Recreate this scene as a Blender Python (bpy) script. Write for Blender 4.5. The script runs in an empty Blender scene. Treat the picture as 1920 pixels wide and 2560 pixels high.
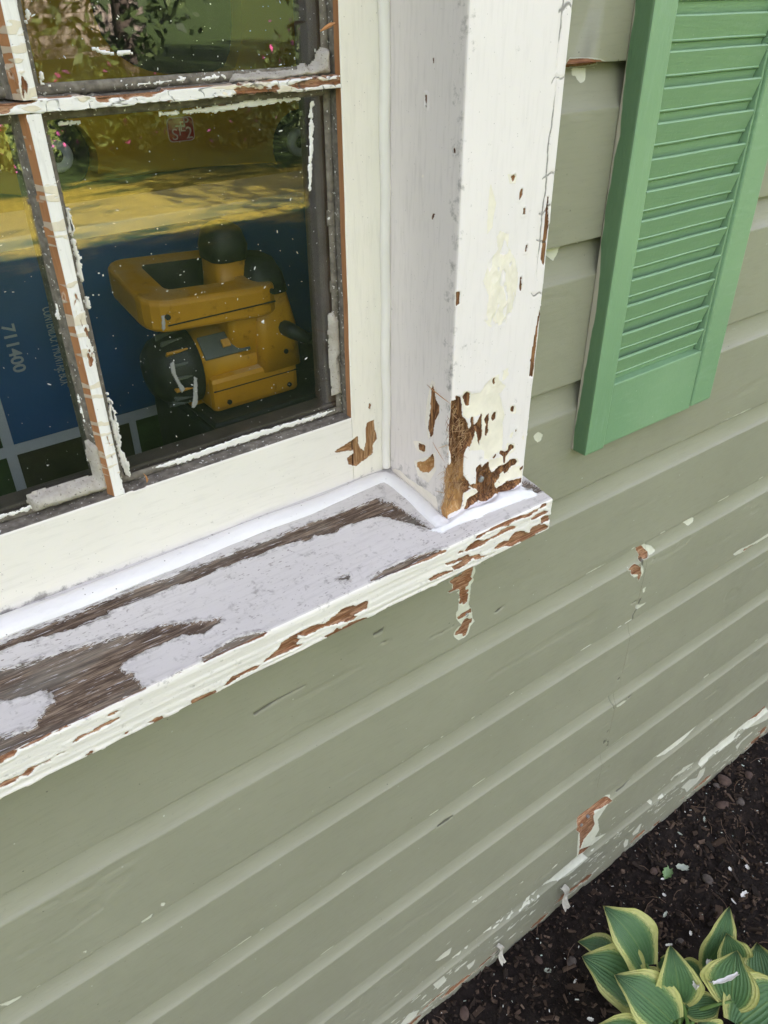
import bpy, bmesh, math, random
import numpy as np
from mathutils import Vector, Matrix

random.seed(7)
rng = np.random.default_rng(7)
C = bpy.context.scene.collection
SC = bpy.context.scene

# ---------------------------------------------------------------- camera, sky, sun, exposure
cam = bpy.data.objects.new('camera', bpy.data.cameras.new('camera'))
C.objects.link(cam)
cam.data.sensor_fit = 'VERTICAL'
cam.data.sensor_height = 36.0
cam.data.lens = 36.0 * 1986.4 / 2560.0
cam.data.clip_start = 0.02
cam.data.clip_end = 400
cam.matrix_world = Matrix(((0.80334545, 0.33379973, -0.49316714, 0.0),
                           (-0.59548689, 0.4424761, -0.67052984, -0.55),
                           (-0.00560801, 0.83234166, 0.55423453, 1.655),
                           (0, 0, 0, 1)))
SC.camera = cam
SUN_EL, SUN_AZ = math.radians(27.5), math.radians(12)      # sun stands behind the house, a little to the right
sdir = Vector((math.sin(SUN_AZ) * math.cos(SUN_EL), math.cos(SUN_AZ) * math.cos(SUN_EL), math.sin(SUN_EL)))
world = bpy.data.worlds.new('World')
SC.world = world
world.use_nodes = True
wt = world.node_tree
sky = wt.nodes.new('ShaderNodeTexSky')
sky.sky_type = 'NISHITA'
sky.sun_disc = False
sky.sun_elevation = SUN_EL
sky.sun_rotation = SUN_AZ
sky.air_density = 1.0
sky.dust_density = 3.5
sky.ozone_density = 1.0
wt.nodes['Background'].inputs[1].default_value = 0.055
hz = wt.nodes.new('ShaderNodeHueSaturation')            # thin bright haze takes most of the blue out of the sky
hz.inputs['Saturation'].default_value = 0.40
wt.links.new(sky.outputs[0], hz.inputs['Color'])
wt.links.new(hz.outputs[0], wt.nodes['Background'].inputs[0])
sun = bpy.data.objects.new('sun', bpy.data.lights.new('sun', 'SUN'))
C.objects.link(sun)
sun.data.energy = 5.0
sun.data.angle = math.radians(0.53)
sun.data.color = (1.0, 0.93, 0.80)
sun.rotation_euler = sdir.to_track_quat('Z', 'Y').to_euler()
vs = SC.view_settings
vs.view_transform = 'Standard'
vs.look = 'None'
vs.gamma = 1.0
vs.use_curve_mapping = False
vs.exposure = 4.27
vs.use_white_balance = True
vs.white_balance_temperature = 6500
vs.white_balance_tint = 21
SC.render.engine = 'CYCLES'
SC.cycles.use_denoising = True
SC.cycles.max_bounces = 10
SC.cycles.transparent_max_bounces = 16

# ---------------------------------------------------------------- dimensions (metres; wall face y = 0, ground z = 0)
XC, X2 = 0.466, 0.5785          # right casing: inner and outer edge
YC, YS = -0.0275, 0.076         # casing front, sash face
YG = 0.094                      # glass
YF = -0.062                     # sill front
SLOPE, ZS0 = 0.156, 1.1965      # sill top: z at the sash face
U0, EXPO = 1.2706, 0.16131      # siding seam and exposure

# outlines of worn areas in millimetres on each face (x,z or y,z or x,y pairs)
TR = {
 'cf_w': [
  [471.2,1322.8,478.2,1320.3,479.5,1313.7,480.9,1304.3,482.4,1297.5,486.6,1292.1,489.2,1287.1,489.5,1282.3,491.3,1280.8,493.9,1282.8,492.7,1291.6,494.3,1293.4,496.6,1292.4,496.9,1284.7,498.4,1282.8,502.2,1284.9,504.6,1289.8,507.7,1293,509.1,1290.3,508.8,1281,510.4,1271.9,510.2,1264.2,508,1262,507.8,1253.3,505.6,1260.9,503.4,1270.3,501.2,1275.7,499.3,1270.6,496.9,1265.7,494,1257.9,491,1260.9,487.9,1257.1,486.5,1252.7,486.6,1245.8,486.4,1235.9,488.2,1226.2,493.9,1219,497.4,1211.6,495.7,1210.1,498.9,1206.8,491.4,1204.4,488.5,1204.5,488.6,1194,486.8,1185.7,475,1186.6,468.2,1185.2,468.1,1175.6,461.6,1177.2,461.4,1194.2,462.2,1214.6,462.3,1234.6,463,1243.3,466.2,1246,469.3,1248.8,468.1,1261.8,464.5,1267.8,464.3,1281.9,464.2,1294.9,465.7,1306.2,466.1,1318.5,471.4,1318.8],
  [481,1318.7,483.5,1322.4,486.7,1322.8,489.5,1320.7,489.9,1307.1,485.5,1307.5,483.6,1312.6],
  [519.5,1324.8,521.5,1327.4,523.2,1327.4,524,1319.5,522.3,1320],
  [512.4,1284.6,513.9,1287.9,518.3,1289.8,519.3,1281.5,518.4,1276.1,519.7,1267.9,516.6,1263.1,514.6,1266.7,514.4,1275.4,515.9,1277.8,513.3,1281.5],
  [522.1,1285.4,524.2,1288.5,528.8,1288.3,528.8,1282.4,525.1,1278.3,522.7,1281.9],
  [548.7,1284,549.3,1289.1,553.7,1287.3,553.9,1280.5,549.5,1282.3],
  [558.4,1256,558.9,1259.4,560.1,1259,559.7,1255.1],
  [527.5,1234.6,532,1238.1,532.6,1235.4,530.8,1232.5],
  [537.5,1237.2,539.7,1239.6,543.6,1237.7,545,1235.7,549.9,1236.1,550.6,1241,554.1,1242.3,558.8,1238.7,558.6,1235.2,553.8,1233.8,549.3,1230.2,548.1,1224.4,546.7,1219.7,544.5,1223.6,544.3,1230.9,540.3,1233.8],
  [504.3,1229.5,507.5,1232.4,510.4,1233.5,513.2,1228.4,517.7,1230.9,521.2,1231.7,523.8,1229.8,524.3,1224.5,525.9,1219.8,528.6,1216.7,532.2,1217.5,534.4,1219.9,543,1219.9,550.4,1220.5,555.6,1223.3,562.8,1221.4,566.5,1216.9,565.5,1214.1,558.7,1213.4,555.1,1211.5,553,1208,548,1207.6,546.4,1211.4,541.6,1210,541.5,1204.7,538.6,1202.6,535.1,1200.7,534.7,1197.6,537.1,1193,544.5,1194,553,1196.2,560.9,1194.4,576.6,1192.5,576,1186.7,567.3,1183.3,557.3,1180.5,548.6,1178.3,541.8,1183.1,536.5,1186.2,531.9,1182.6,524.6,1181,518.3,1182.4,511.8,1187.1,504.7,1185.6,500,1184.2,495.3,1182.3,489.9,1183.9,493.8,1187.7,494.5,1193.8,500.2,1196.9,508.6,1196.9,510.8,1199.2,506.9,1203.8,500.7,1207.2,497.4,1211.6,502.7,1211.7,506.4,1209.2,505.7,1218.8],
  [572.2,1206.4,575.2,1208.6,576.4,1203.9,572.6,1203.1],
  [535.3,1494,536.3,1503.1,538.7,1503.7,538.6,1497.8],
  [541.1,1480.9,541.5,1486.2,544.2,1486.3,544.1,1480.4],
  [548.9,1446.6,549.2,1452.7,550.7,1452.9,550.4,1447.1],
  [522.6,1515.1,526.5,1516.1,528.7,1514.4,526.1,1510.6],
  [465.5,1425.3,469.9,1425.3,470.1,1413.4,466.8,1413.2],
  [544.9,1423.6,547.3,1424,548.4,1410.5,545.9,1411],
 ],
 'cf_l': [
  [572.1,1435.5,569.9,1457.8,570.1,1474.5,570.8,1492.2,575.7,1493,578.1,1474.8,579,1453.3,578.7,1432.8,575.6,1430.1],
  [572.9,1316.3,572,1334.6,574,1358.1,575.9,1374.8,577.9,1389.6,580.8,1387.5,581.2,1364.3,579.2,1345.7,578.5,1328,576.7,1314.4],
  [571.7,1445.8,572.5,1454,577,1453.2,577.7,1440.6,575.9,1431,572.8,1435.8],
 ],
 'cf_u': [
  [479.4,1319.1,481.1,1324.8,487.7,1323.9,491.2,1319.3,503.5,1316.7,509.6,1323,520.3,1329.1,526.3,1324.7,535,1317.8,540.1,1313.7,534.6,1310.6,530.3,1308.2,534.1,1299.7,536.7,1291.4,541.4,1280.5,538.7,1272.6,540.3,1257.4,541.8,1236.8,531.3,1239.4,524.5,1234.6,522.3,1233.4,515.9,1237.6,515.1,1246.9,510.2,1250.5,504.3,1251.5,496,1254.3,493.7,1255.1,498.3,1269,501.1,1276.7,510.2,1264.2,507.8,1292.5,496.6,1292.2,488.8,1292.8,481.8,1298.6],
  [489,1205.4,508,1203.9,510.4,1197.2,500.2,1196.9,494.5,1193.8,492.6,1187.1,489.2,1185.3],
  [522.3,1233.4,544.3,1230.9,545.3,1221.2,525.9,1219.8],
  [541.6,1210,555.1,1211.5,571.8,1209.8,573.6,1195.2,552.9,1197.3,535.7,1194.1,534,1199],
  [499,1513.9,503.8,1503.7,507.5,1496.3,504.5,1475.4,498.9,1470.5,498.1,1490.6],
  [550.5,1252.1,551.8,1256.6,555.5,1256.5,555.1,1249.6],
  [570.3,1246.7,572.8,1246.9,574.2,1241.3,571.6,1241.7],
  [572.6,1203.1,576.5,1202.7,576.5,1193,574.1,1193.4],
  [546.8,1290.3,556.1,1287.5,556.7,1277.7,548.5,1281.2],
  [547.5,1246,559.2,1241.2,561.4,1233.3,553,1229.9,548.9,1222,546.3,1235.3],
  [565.1,1222.7,569.9,1214.7,559.1,1210,556.2,1213.2],
  [518.3,1517.7,529.4,1517.1,529.4,1508.8,522.2,1509.7],
 ],
 'cf_c': [
  [514.4,1471.5,526.3,1466.9,526.2,1456.6,537.9,1442.1,543.1,1423.9,542.1,1406.4,538,1389.1,523.7,1380.8,511.6,1381.2,504.3,1396.4,505.7,1413.8,496.9,1428.4,502.9,1444.1,513.3,1454.7,510.5,1465.3],
  [500.7,1392.2,533.9,1384.9,532.2,1381.3,519.6,1383.4,514,1378.4,505.1,1387.4],
  [509.6,1323,520.3,1329.1,541.2,1335.1,541.6,1326,531.5,1318.8,524.6,1308,511.4,1302.6,512.8,1313.2],
 ],
 'cs_w': [
  [3.4,1265.9,7.6,1275,6.7,1284.3,4.8,1299.1,4.4,1318.2,2.3,1326.6,-0.3,1321.6,-3.2,1312.6,-9.5,1306.5,-9.9,1299.7,-4.3,1288.8,-2.4,1277.3,-0.9,1270.4],
  [22.4,1251.2,11.9,1253,11,1247.8,14.2,1243.5,22.2,1243.7],
  [25.2,1226.1,17.8,1230.5,12.5,1232.9,5,1241.1,-1.1,1248.5,-3.8,1245.1,-4.3,1234,4.3,1223.3,17.4,1218,23.4,1221.1],
  [14.1,1601.7,13.6,1605.8,11.9,1604.7,12.5,1601.1],
  [21.7,1568.6,22.2,1578,20,1578.2,20.1,1568.7],
  [-15.3,1542.1,-17.8,1542.9,-18.5,1538.4,-16,1538.1],
  [10.5,1481.3,8.3,1486,5.6,1486.5,8.1,1480.9],
  [-18.1,1190.4,-22.6,1200.7,-26.6,1176.8,-22.7,1175.8],
  [-28.5,1288.3,-29.3,1312.5,-32.7,1320.5,-33.1,1307.3,-32,1289.7],
  [-27.6,1252.3,-28.4,1270.7,-31.9,1272.2,-32.3,1254.5,-30.6,1242.7,-25.3,1232.7,-22.5,1238.8],
 ],
 'cs_u': [
  [5.9,1263,12.2,1282,8.3,1311.6,3.2,1330.4,-1.7,1328.8,-4.7,1316.5,-1.3,1301.5,0.7,1290.3,-2.4,1277.3,-1,1268.7],
  [31.7,1250,18.5,1254.7,9.4,1254.1,7.9,1248.2,14.2,1241.6,24.8,1241.6],
  [28.4,1226.5,5.1,1242.9,-6,1253.5,-8.3,1232.1,3.8,1210.9,22.6,1211.6],
  [69.1,1198.6,53.1,1203.1,38.9,1199.8,16.8,1200.5,-9.8,1200,-16.1,1177.3,27.2,1179,61.7,1184.6],
  [25.3,1515.2,22.6,1517,22.5,1513.6,24.8,1513.3],
 ],
 'st_w': [
  [25,18.7,37.5,14.4,55.7,12.2,74,9.4,88.1,7.3,102.1,4.5,116.1,1.1,135.2,-3.1,154.8,-7.5,164.4,-10.3,175.1,-15.8,189.2,-21.3,198.8,-24.8,202.2,-26.1,198.3,-30.1,192.8,-29.9,188.1,-32.4,181.4,-34.5,178,-32.4,171,-28.8,165.1,-25.2,168,-25.7,157.4,-25.2,141.1,-25.6,131.3,-24,120.7,-24.7,113.1,-25.7,106.1,-30.5,108.4,-36.9,113,-42.6,114.3,-48.9,114,-54.2,116.2,-61.7,107.9,-61.2,90.6,-60.8,76.3,-60.9,62,-61.9,43.9,-61.6,30.7,-61.6,18,-60.6,1.1,-60.3,-45.7,-54.8,-43.2,-44.3,5.6,-45.6,13.1,-46.2,25.6,-50.5,32,-49.7,34.7,-44.5,41.6,-40.1,43.4,-37.4,50.5,-35.5,53.1,-30.6,50.8,-23.9,48.3,-20.3,43.4,-18.5,36.5,-17.5,28.1,-15.4,23.6,-15.3,15.8,-11.6,-39.2,6.1,-32.7,34],
  [-21.6,44.4,32.6,43.9,45.1,44.3,59.8,44.9,76,45.7,93.9,44.8,107.3,44.6,121.5,45.6,169.6,44.4,192.4,43.7,208,44.1,228.4,43.7,249.9,42,269.6,40.7,290.2,40.1,310.8,40.8,330.9,40,349,39.7,370,38.8,398.6,36.6,422.2,37.8,432.4,25.9,437.6,2.2,439.8,-16.4,442.1,-31.9,436,-21.2,427.6,-10.6,419.9,1,411.4,11.7,396.7,16.8,364.2,19.5,355.1,16.7,342.1,18.3,333,23.7,325.4,20.3,307.8,24.8,292.6,26.1,279.9,27,262.9,28.7,245.7,29.7,230.8,29.5,216.2,29.4,200.3,28.4,186.6,31.5,146.2,32.2,129.2,32.8,123,33.4,121,29.8,111.8,29.1,104.5,29,96.4,29.3,81.9,31.3,67.7,33.3,59.8,35.9,54.1,36.4,45.9,37.8,36.4,37.9,30.4,36.6,-23.3,37.4],
  [168.3,-57.1,176.2,-57.6,184.9,-55.6,193.8,-53.6,202.2,-52.7,213.5,-55.1,227.2,-59.7,230.2,-61.5,224.9,-63.7,215.4,-64,206.4,-63.7,195.8,-62.4,187.6,-63.2,178.9,-62.9,166.8,-63.3],
  [317.8,-41.7,325.6,-39.2,332.1,-39.6,327.8,-46.8,324.6,-47.6,328.1,-43.4,322.4,-41.8],
  [346.4,-55.7,367.1,-53.3,389.7,-54.2,408.8,-55.3,426.1,-59,440.2,-62.1,433.7,-64.9,412.8,-65.4,387,-62.7,358.1,-60.3,346.6,-58],
  [585,-37.2,592,-39.6,594.7,-43.7,584.7,-45.6,582,-41.5],
  [1,-60.8,11.8,-61.4,26.2,-61.8,43.9,-61.6,62,-61.9,67.6,-61.7,61.4,-63.4,48.7,-63.4,34.3,-63.9,19.3,-64.4,13.6,-63.7,10.1,-66.7,4.3,-66.4,-1,-67.5],
  [142.6,-61,149,-60.7,145.8,-63,141.8,-62.6],
  [161.3,-61.4,167.6,-61.7,166,-62.8,160.9,-62.2],
  [585.7,-19.4,590.9,-31.2,596.1,-43.6,590.9,-40.7,586.3,-37.2,576.3,-29.7],
 ],
 'st_k': [
  [438.7,-31.4,462.6,-30.3,489.3,-24,524.7,-28.4,543.3,-19.2,564.9,-26.5,582,-22.5,576.8,-33.4,584,-40.9,582.8,-48.7,559.8,-45.4,535.2,-44.3,521.5,-42.8,498.6,-43.6,471.7,-40.2,448.5,-41.7,444,-36],
 ],
 'sf_w': [
  [504.6,1179.4,515.7,1178.7,531,1174.6,541.3,1173.7,554.5,1170.6,563.5,1171.4,572.7,1171.1,578.5,1176.6,584.5,1172,583.6,1169.6,573.1,1168.7,568,1167.4,561.4,1167.8,564.5,1164.3,553.7,1166.4,542,1167.9,529.2,1168.7,526.9,1166.9,514.2,1169.4,504.3,1170.3,494.5,1171.2,485.1,1168.6,477.3,1169.8,480,1173,489.5,1173.3,495.5,1172.9,503.7,1176],
  [453.3,1161.3,456,1163.9,463.2,1161.3,469.9,1165.4,480.4,1167.4,490.5,1161.9,499,1161.6,507.5,1162.3,515.9,1164.3,527.1,1165.1,539,1161.3,536.8,1157.7,525.2,1159.2,515.2,1159,502.9,1158.8,490.9,1157.3,478.8,1157.1,466.9,1158],
  [505.5,1144.1,511.5,1147.2,521.4,1147.9,529.4,1145.1,532.6,1150.5,537.4,1153,546.6,1151.3,555.2,1145.4,561,1141.8,562.9,1146.8,573.7,1145.7,584.7,1144.6,594,1137.2,588.9,1134.7,577.9,1135.8,572.6,1134.5,562.1,1133.2,548.8,1134.4,535.6,1135.5,522.3,1140.2,514.6,1141.3],
  [577.7,1155.5,585.7,1155.7,598.6,1151.6,599.6,1145.4,587.2,1145.9,579.1,1145.8,565.7,1145.6,564,1148.6,578.7,1148.2],
  [569.7,1164.4,580.5,1163.5,589.1,1160,585.3,1158.1,575.9,1158.5,562.7,1158.3,561,1161.2],
  [438.1,1155.6,448.5,1154.2,457.8,1154.4,469.6,1153.5,471.1,1149.5,484.5,1146.8,487.2,1143.3,497.3,1139.9,508.6,1138.2,502.4,1137.6,489.9,1139.8,480.1,1140.9,477.3,1145.5,468,1141.9,463.4,1140.1,454,1140.6,449.2,1142.8,446.6,1147.3,453.5,1147.4,460.4,1149.8,451,1150.3,440.6,1152.3],
  [414.8,1146.8,421.5,1148,432.9,1146,446.8,1143.9,449.3,1140.5,440,1141.5,426.2,1142.5,417.2,1142.4],
  [46.5,1155.5,53,1155.7,56.5,1158.7,67.5,1157.8,79.3,1159.4,90.7,1158.5,89.4,1156.7,79.5,1155.8,67,1155.5,59.4,1155.3,51.8,1154.5],
  [80.6,1165.9,84.8,1167.9,94.2,1166.4,92,1165.2,84.1,1164.3],
  [35.1,1149.3,38.1,1150.6,46.4,1150.8,45.4,1148.7,37.7,1148.8],
  [-6.3,1148.9,2.2,1148.6,12.4,1147.7,15.9,1151.2,22.6,1149.6,33.7,1149,32.7,1146.9,24.7,1147.4,20.1,1146.7,16.7,1143.7,9.2,1145.3,0.9,1143.4,-7.5,1144.4],
  [88.9,1136.7,92,1139.6,95.7,1138.4,93.1,1135.2],
  [111.7,1136.7,118,1137.5,124.7,1136.6,123.4,1132.4,117.3,1133.6],
  [57.5,1135.7,63,1136.7,63.6,1134.9,59.6,1134.2],
  [220.5,1140.7,225,1143.8,233.8,1147.3,240.9,1151.9,241.3,1156,250.5,1156.5,260.5,1157.5,269.2,1157.7,280.6,1156.6,289.4,1152.6,296.1,1156.3,304,1157.9,310.7,1160.1,321.4,1159,325.3,1155.5,338.9,1155.9,338.7,1145.7,330.5,1145.5,321,1146.1,327.7,1142.6,320.8,1140.3,303.4,1145.1,287.9,1149.1,274.9,1148.1,268.6,1148,260.2,1154,258.8,1152,262.3,1148.6,256.9,1144.3,264.3,1141.6,259.1,1140.2,244.3,1141.3,234.5,1141.2],
  [288.5,1137,299.1,1137.1,301.9,1141.5,307,1135.7,316.6,1138,338.5,1135.4,338.4,1132.4,324.6,1132.2,305.6,1133.5,300.2,1132,292.2,1132.7],
  [181,1136.4,184.6,1137.8,189.7,1142.5,199.1,1143.4,213,1142.2,219.9,1140.3,214.9,1138.2,203.2,1139.4,196.1,1137.9,191.3,1136.5,184.2,1135.1],
  [150.2,1135.1,151.3,1138.7,159.9,1138.1,171.9,1136.3,175.1,1135,172.3,1131,161.1,1130.9,156.7,1130.9],
  [1.3,1177.4,12,1176.8,26.5,1176.4,44.2,1176.6,62.2,1176.2,67.5,1175.3,61.6,1173.4,48.8,1173.4,34.4,1172.8,19.4,1172.2,13.6,1173,10.2,1169.6,4.3,1169.9,-1.1,1168.6],
  [342,1184,360.6,1186.6,383.6,1185.7,403.2,1184.5,423.5,1180.3,440.3,1174.8,436.3,1171.7,415.7,1171,387.6,1174.1,356.8,1177,343.8,1179.5],
  [166.7,1180.5,182.6,1182.1,198.4,1185.3,226.1,1177.6,230,1175.5,225.6,1173.1,216.3,1172.7,207.1,1173,196,1174.5,188.1,1173.6,179.3,1173.9,167.2,1173.4],
  [329.4,1153.5,338.9,1154.5,338.7,1145.7,330.5,1145.5],
 ],
 'ra_w': [
  [396.1,1240.5,403.3,1242.8,415.5,1245.4,425.9,1249.7,426.6,1239.8,429.6,1233,433.6,1227.8,437.1,1242.2,436.3,1253.9,438.5,1260.8,447.9,1262.6,448.8,1249.9,451.8,1237.4,446.4,1233.3,445.2,1221.9,437.6,1218.5,429.1,1215.5,422.7,1212.7,412.5,1219.3,411.8,1227.4,420.1,1230.4,419.2,1234.6,407,1236.8,397,1238.6],
  [302.6,1193.2,321.9,1192.6,349.8,1185.9,343.8,1182.3,321.4,1187,305,1190.1],
  [440.8,1278.4,441.7,1284.4,443.7,1281.6,442.8,1276.9],
  [170.6,1276.3,171.6,1279.2,182.8,1278.2,192.9,1275.5,190.6,1273.1,179.9,1272.8],
  [419.1,1180.5,418.9,1192.9,423.1,1192.4,424,1184.9],
 ],
 'wl_w': [
  [499.6,1063.1,507.2,1063.7,518,1064.9,528.6,1071.5,538.7,1071,536.3,1057.3,534.4,1052.9,538.1,1049,533.7,1046.7,533,1041.7,528.5,1040.6,527.7,1036.7,533.5,1034.9,532.6,1031,529.2,1030.4,533.4,1027.3,532.1,1022.4,532.5,1016.6,528.1,1013.2,524.7,1013.9,524.3,1019.7,521.1,1016.8,518.1,1019.5,519,1023.5,520.4,1027.1,516.5,1028,519.1,1030,517.8,1033.9,518.5,1040.1,516.1,1043.5,508.2,1045.1,502.8,1044.6,498.3,1047.9,504.8,1047.9,506.9,1049,506.6,1054.5,502,1059.9],
  [515.4,998.4,525.6,999.9,538.8,1001,540.5,993.3,534,995.5,528.4,992.8,518,993.7],
  [528.7,988,534.5,987.2,539.6,982.2,542.5,983,542.9,977,537.8,973.8,536.1,965.4,534.1,960.5,528.9,958.6,526.7,965.8,513.1,969.7,515.7,974.1,523.5,979.2],
  [893,936.6,902.5,935,908.4,925.8,916.4,918.3,915.7,911.9,909.2,910.8,902,912.7,896.1,910.1,892.5,917,896.5,920.5,888.5,932.1,889.1,935.7],
  [865,909.8,877.4,912,882.2,912.4,897.1,900.2,900.1,892,904.7,884.4,901.5,877.6,900.7,871.1,894.7,880.8,895.9,885.8,884.5,891.2,877,894.7,872.8,904.8],
  [889.3,290.9,899.8,303.4,932.9,292.7,968.2,275.9,981.7,257.7,962.4,261.3,924.7,268.4,923.6,252.3,934.8,220.5,928.8,205.7,908.7,193,900.8,164.2,941.9,142.6,953.5,132.1,918.7,142.6,900.2,143.9,898.4,176.7,887.8,231.6,872.4,254.8,878.8,278.3],
  [1322.5,138.6,1376,136.8,1414.5,130.7,1447.8,139.4,1528.9,126.8,1572.3,146.4,1600.4,141.5,1611.3,118.2,1568.5,111,1504.1,124.7,1425.5,133.6,1380.2,125.8,1345,124.6],
  [607.6,1598.5,629,1598.3,645.4,1596.2,667.4,1594.3,668.2,1590.9,636.5,1590.7,609.1,1590.3],
  [-11.8,786.6,14.8,787.9,39.1,788.2,42.8,786.1,13.5,781.9,-7.7,781.7],
  [1214.2,792.8,1239.4,790.3,1261.3,788.1,1256,784.2,1238.4,784.5,1219.7,787.9],
 ],
 'wl_u': [
  [541.3,1065.6,542.4,1058.7,538.6,1049.8,541.2,1045.3,535.8,1041.4,535.9,1035.9,535.1,1018.7,534.6,1010,539.1,1000.8,541.5,991.6,543.3,982.6,547.4,975.8,540.6,971.2,537.8,960.9,531,957.2,521.3,957.8,516.1,963.1,511.5,971.1,515.2,979,524,982.4,515.3,996.2,514,1007.1,517.2,1009.9,516.7,1019.1,516.9,1025.6,512.8,1028.2,520.1,1028.4,516.2,1036.9,512.8,1039.1,518.2,1041.3,506.7,1049.1,503.8,1052.7,505.8,1056,501.7,1061.3,528.9,1067.1],
  [893.1,939.2,891.2,949.1,899.4,946.2,904.5,936.8,915.6,929.9,925.5,924.9,935.7,913,927.5,911.9,919.1,911.7,912.6,922.6],
  [870.5,907.2,875.1,895.6,886.1,885.2,898.1,884.1,906.6,878.6,908.4,888.1,901.1,905.1,897.7,903.9,900,889.3,884.5,891.2],
  [908.8,811.4,907.6,819.3,917.1,813,938.7,808.2,927.8,805.8,915.6,805.4],
  [917.3,847.6,925.7,846.6,925.1,836.3,920.5,837.9],
  [991,786.4,1004.2,787.2,1006.2,785.1,993.9,784.2],
  [956.5,246.7,942.1,229.3,957.1,181,946.7,164.4,989.3,142.5,972.8,130.7,938.9,134.8,928.3,117.9,923.4,95.5,862.8,126.2,832.2,123.8,812,140.9,859.5,145.2,894.7,149,883.6,230.3,888.7,293.7,932.2,295.6,977.5,275.6],
  [1326.3,111.7,1366.6,130.3,1439.6,129,1528.9,126.8,1613.1,114.2,1637.5,61.9,1582.8,79.3,1495.9,114.2,1451.8,98.7,1399.6,106.3,1364,105.3,1339.6,90.8],
  [1117.9,296.7,1176.8,294.7,1233.3,298.1,1272.2,298,1274,283.7,1225.7,273.5,1194.8,271.3,1153,272.4,1128.3,278.5],
  [1281.7,298.7,1337.3,298.9,1331.4,292.1,1290.7,289.3],
  [1266.5,75.9,1295.5,83.4,1332.7,60.2,1335.5,85.6,1360.5,78.9,1364.2,47.1,1342.2,33.2,1318.9,31.6,1305.4,28.3,1287.1,56.8],
  [1493.8,57.6,1523.2,64.8,1565.3,66.2,1559.8,55.9,1520.6,55.3,1509.6,34.9],
  [1202.2,155.7,1219.6,160.6,1239.5,158.5,1245.9,164.1,1290.1,149.4,1286.1,144.4,1252.8,143.1,1215.7,155.7,1207.9,146],
  [1358.2,303.6,1382.1,301.2,1391.8,291.6,1367.2,295.3],
  [614,139.9,648.5,137.3,669.5,131.9,663.7,112.6,626.6,124.1],
  [512.7,180.2,534.5,184.9,552.8,181.7,547.4,163,522,170.8],
  [464.9,135.4,494.5,134,521.8,136.9,513.3,123.8,484.4,118.9],
  [734.4,140.7,768.7,138.9,827.2,130.3,862.2,117.8,922.2,123.1,941.2,97.4,880.5,90.6,830.3,111.5,776.9,125,746.2,120.6],
  [433.5,43.7,454.3,58.9,481.2,40.4,465.4,26.5,444.1,29.1],
  [511.8,94.5,538.9,94.1,545.6,69.1,523.9,62.5],
  [596.9,61.5,620.3,59.1,615.7,43.4,604.2,40],
  [629,1598.7,634.1,1602.5,639.5,1605.2,642,1612.7,645.8,1613.7,650.1,1612.4,649.2,1607.2,649,1603.1,653.2,1602.4,651.4,1596.5],
  [625.1,1587.7,634.8,1589,647.1,1588.3,663.4,1588.7,662.1,1585.1,655.9,1585.5,649.6,1585.8,647.3,1577.4,641.3,1576.8,636.6,1579.9,639.1,1582.7,632,1583.1],
  [664,1429.8,674.5,1428.9,670.5,1426],
  [618.6,1219.6,625.8,1223.5,634.6,1216.7,633.3,1208.9,626.6,1209.1,620.9,1214.9],
  [1003.2,939.4,1014.2,942,1034,931.7,1033.6,924.7,1019.2,923.3,1004.9,934.5],
  [45.5,786,66.5,783,64.4,777.8,49.3,783.9],
  [176.1,782.2,189.9,785.3,203.6,785.8,178.1,780.3],
  [90.6,796.7,92.4,800.7,96.3,796.6,94,793.2],
  [65.9,790.5,80.2,791.5,78.1,787.4,68.1,787.2],
  [-51.1,790.9,-43,788.4,-45.2,784.6],
  [2.8,799.7,7.6,797.6,5.7,794.9],
  [1182,797.4,1204.6,799.5,1244.7,794.1,1296.1,794.8,1300,786.4,1264.1,781.9,1228.2,784.1,1191.4,790.7],
  [914.1,581.2,934.4,581.4,946.1,575.8,932.3,573.2,919.6,574.9],
  [924.7,465.1,958.3,467.2,991.2,466.1,968.8,459.9,934.6,458.9],
  [1211.7,470.4,1230.3,471.1,1231.9,466.7,1216,465.7],
  [1070.2,32.5,1074.8,45.2,1088.1,33.3,1088.8,10,1078.1,11.2],
  [1097.6,47.4,1120.2,61.2,1127.5,57.7,1123.1,30.7,1103.8,33.5],
  [1134,125.6,1144.7,124.8,1157.1,109.4,1150.7,103.8],
  [613.3,1429.3,626.3,1428.5,644.2,1427.3,630.8,1414.9,623.1,1421.6],
  [-83.3,796.9,-70.1,792.5,-56.7,788,-76.2,787.6],
 ],
 'wl_k': [
  [230.4,1014.6,241.6,1016,261.5,1017.3,296.4,1016.6,297.7,1014,266.9,1013.8,252.5,1012.4,232.6,1009.6],
  [387.4,1041.3,397.2,1041.2,403.4,1039.6,403.4,1036.1,389,1035.9],
  [395.3,1020.3,404.1,1021.1,414.8,1017.8,404.1,1017.2],
  [388.6,1039.1,404.3,1043.7,406,1040.9,390.3,1037.5],
  [464.3,987.5,490.9,987,508.9,986.6,493,983.8],
  [579.1,970.9,587.4,975,600.7,974.5,590.2,969.3],
  [499.8,587.7,517.3,589.1,533,588,534.1,584.3,520,581.4,502.2,582.8],
  [892.7,621.3,896.4,618.9,910.5,575.9,907.8,576.8],
  [945.5,578.1,947.2,582.8,960.6,583.8,951.1,577.2],
  [900,656.8,906.8,658.1,908.5,650.9,903.9,649],
  [986.8,275.3,1015,274.5,1061.5,279.2,1020.9,269.9,997.6,269.1],
  [893.1,918.1,903,915.2,903,904.2,904.6,889.9,897.3,906.8],
  [890.8,826.4,897.3,829.2,905.9,829.2,909.1,824.8,898.3,825.2],
  [913.1,817,914.4,826.3,917.5,827.7,920.7,823.6,918.1,813.7],
  [906.1,787.4,905.3,797,911.3,807.2,913.6,805.3,909.1,795,910.9,784.8],
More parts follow.
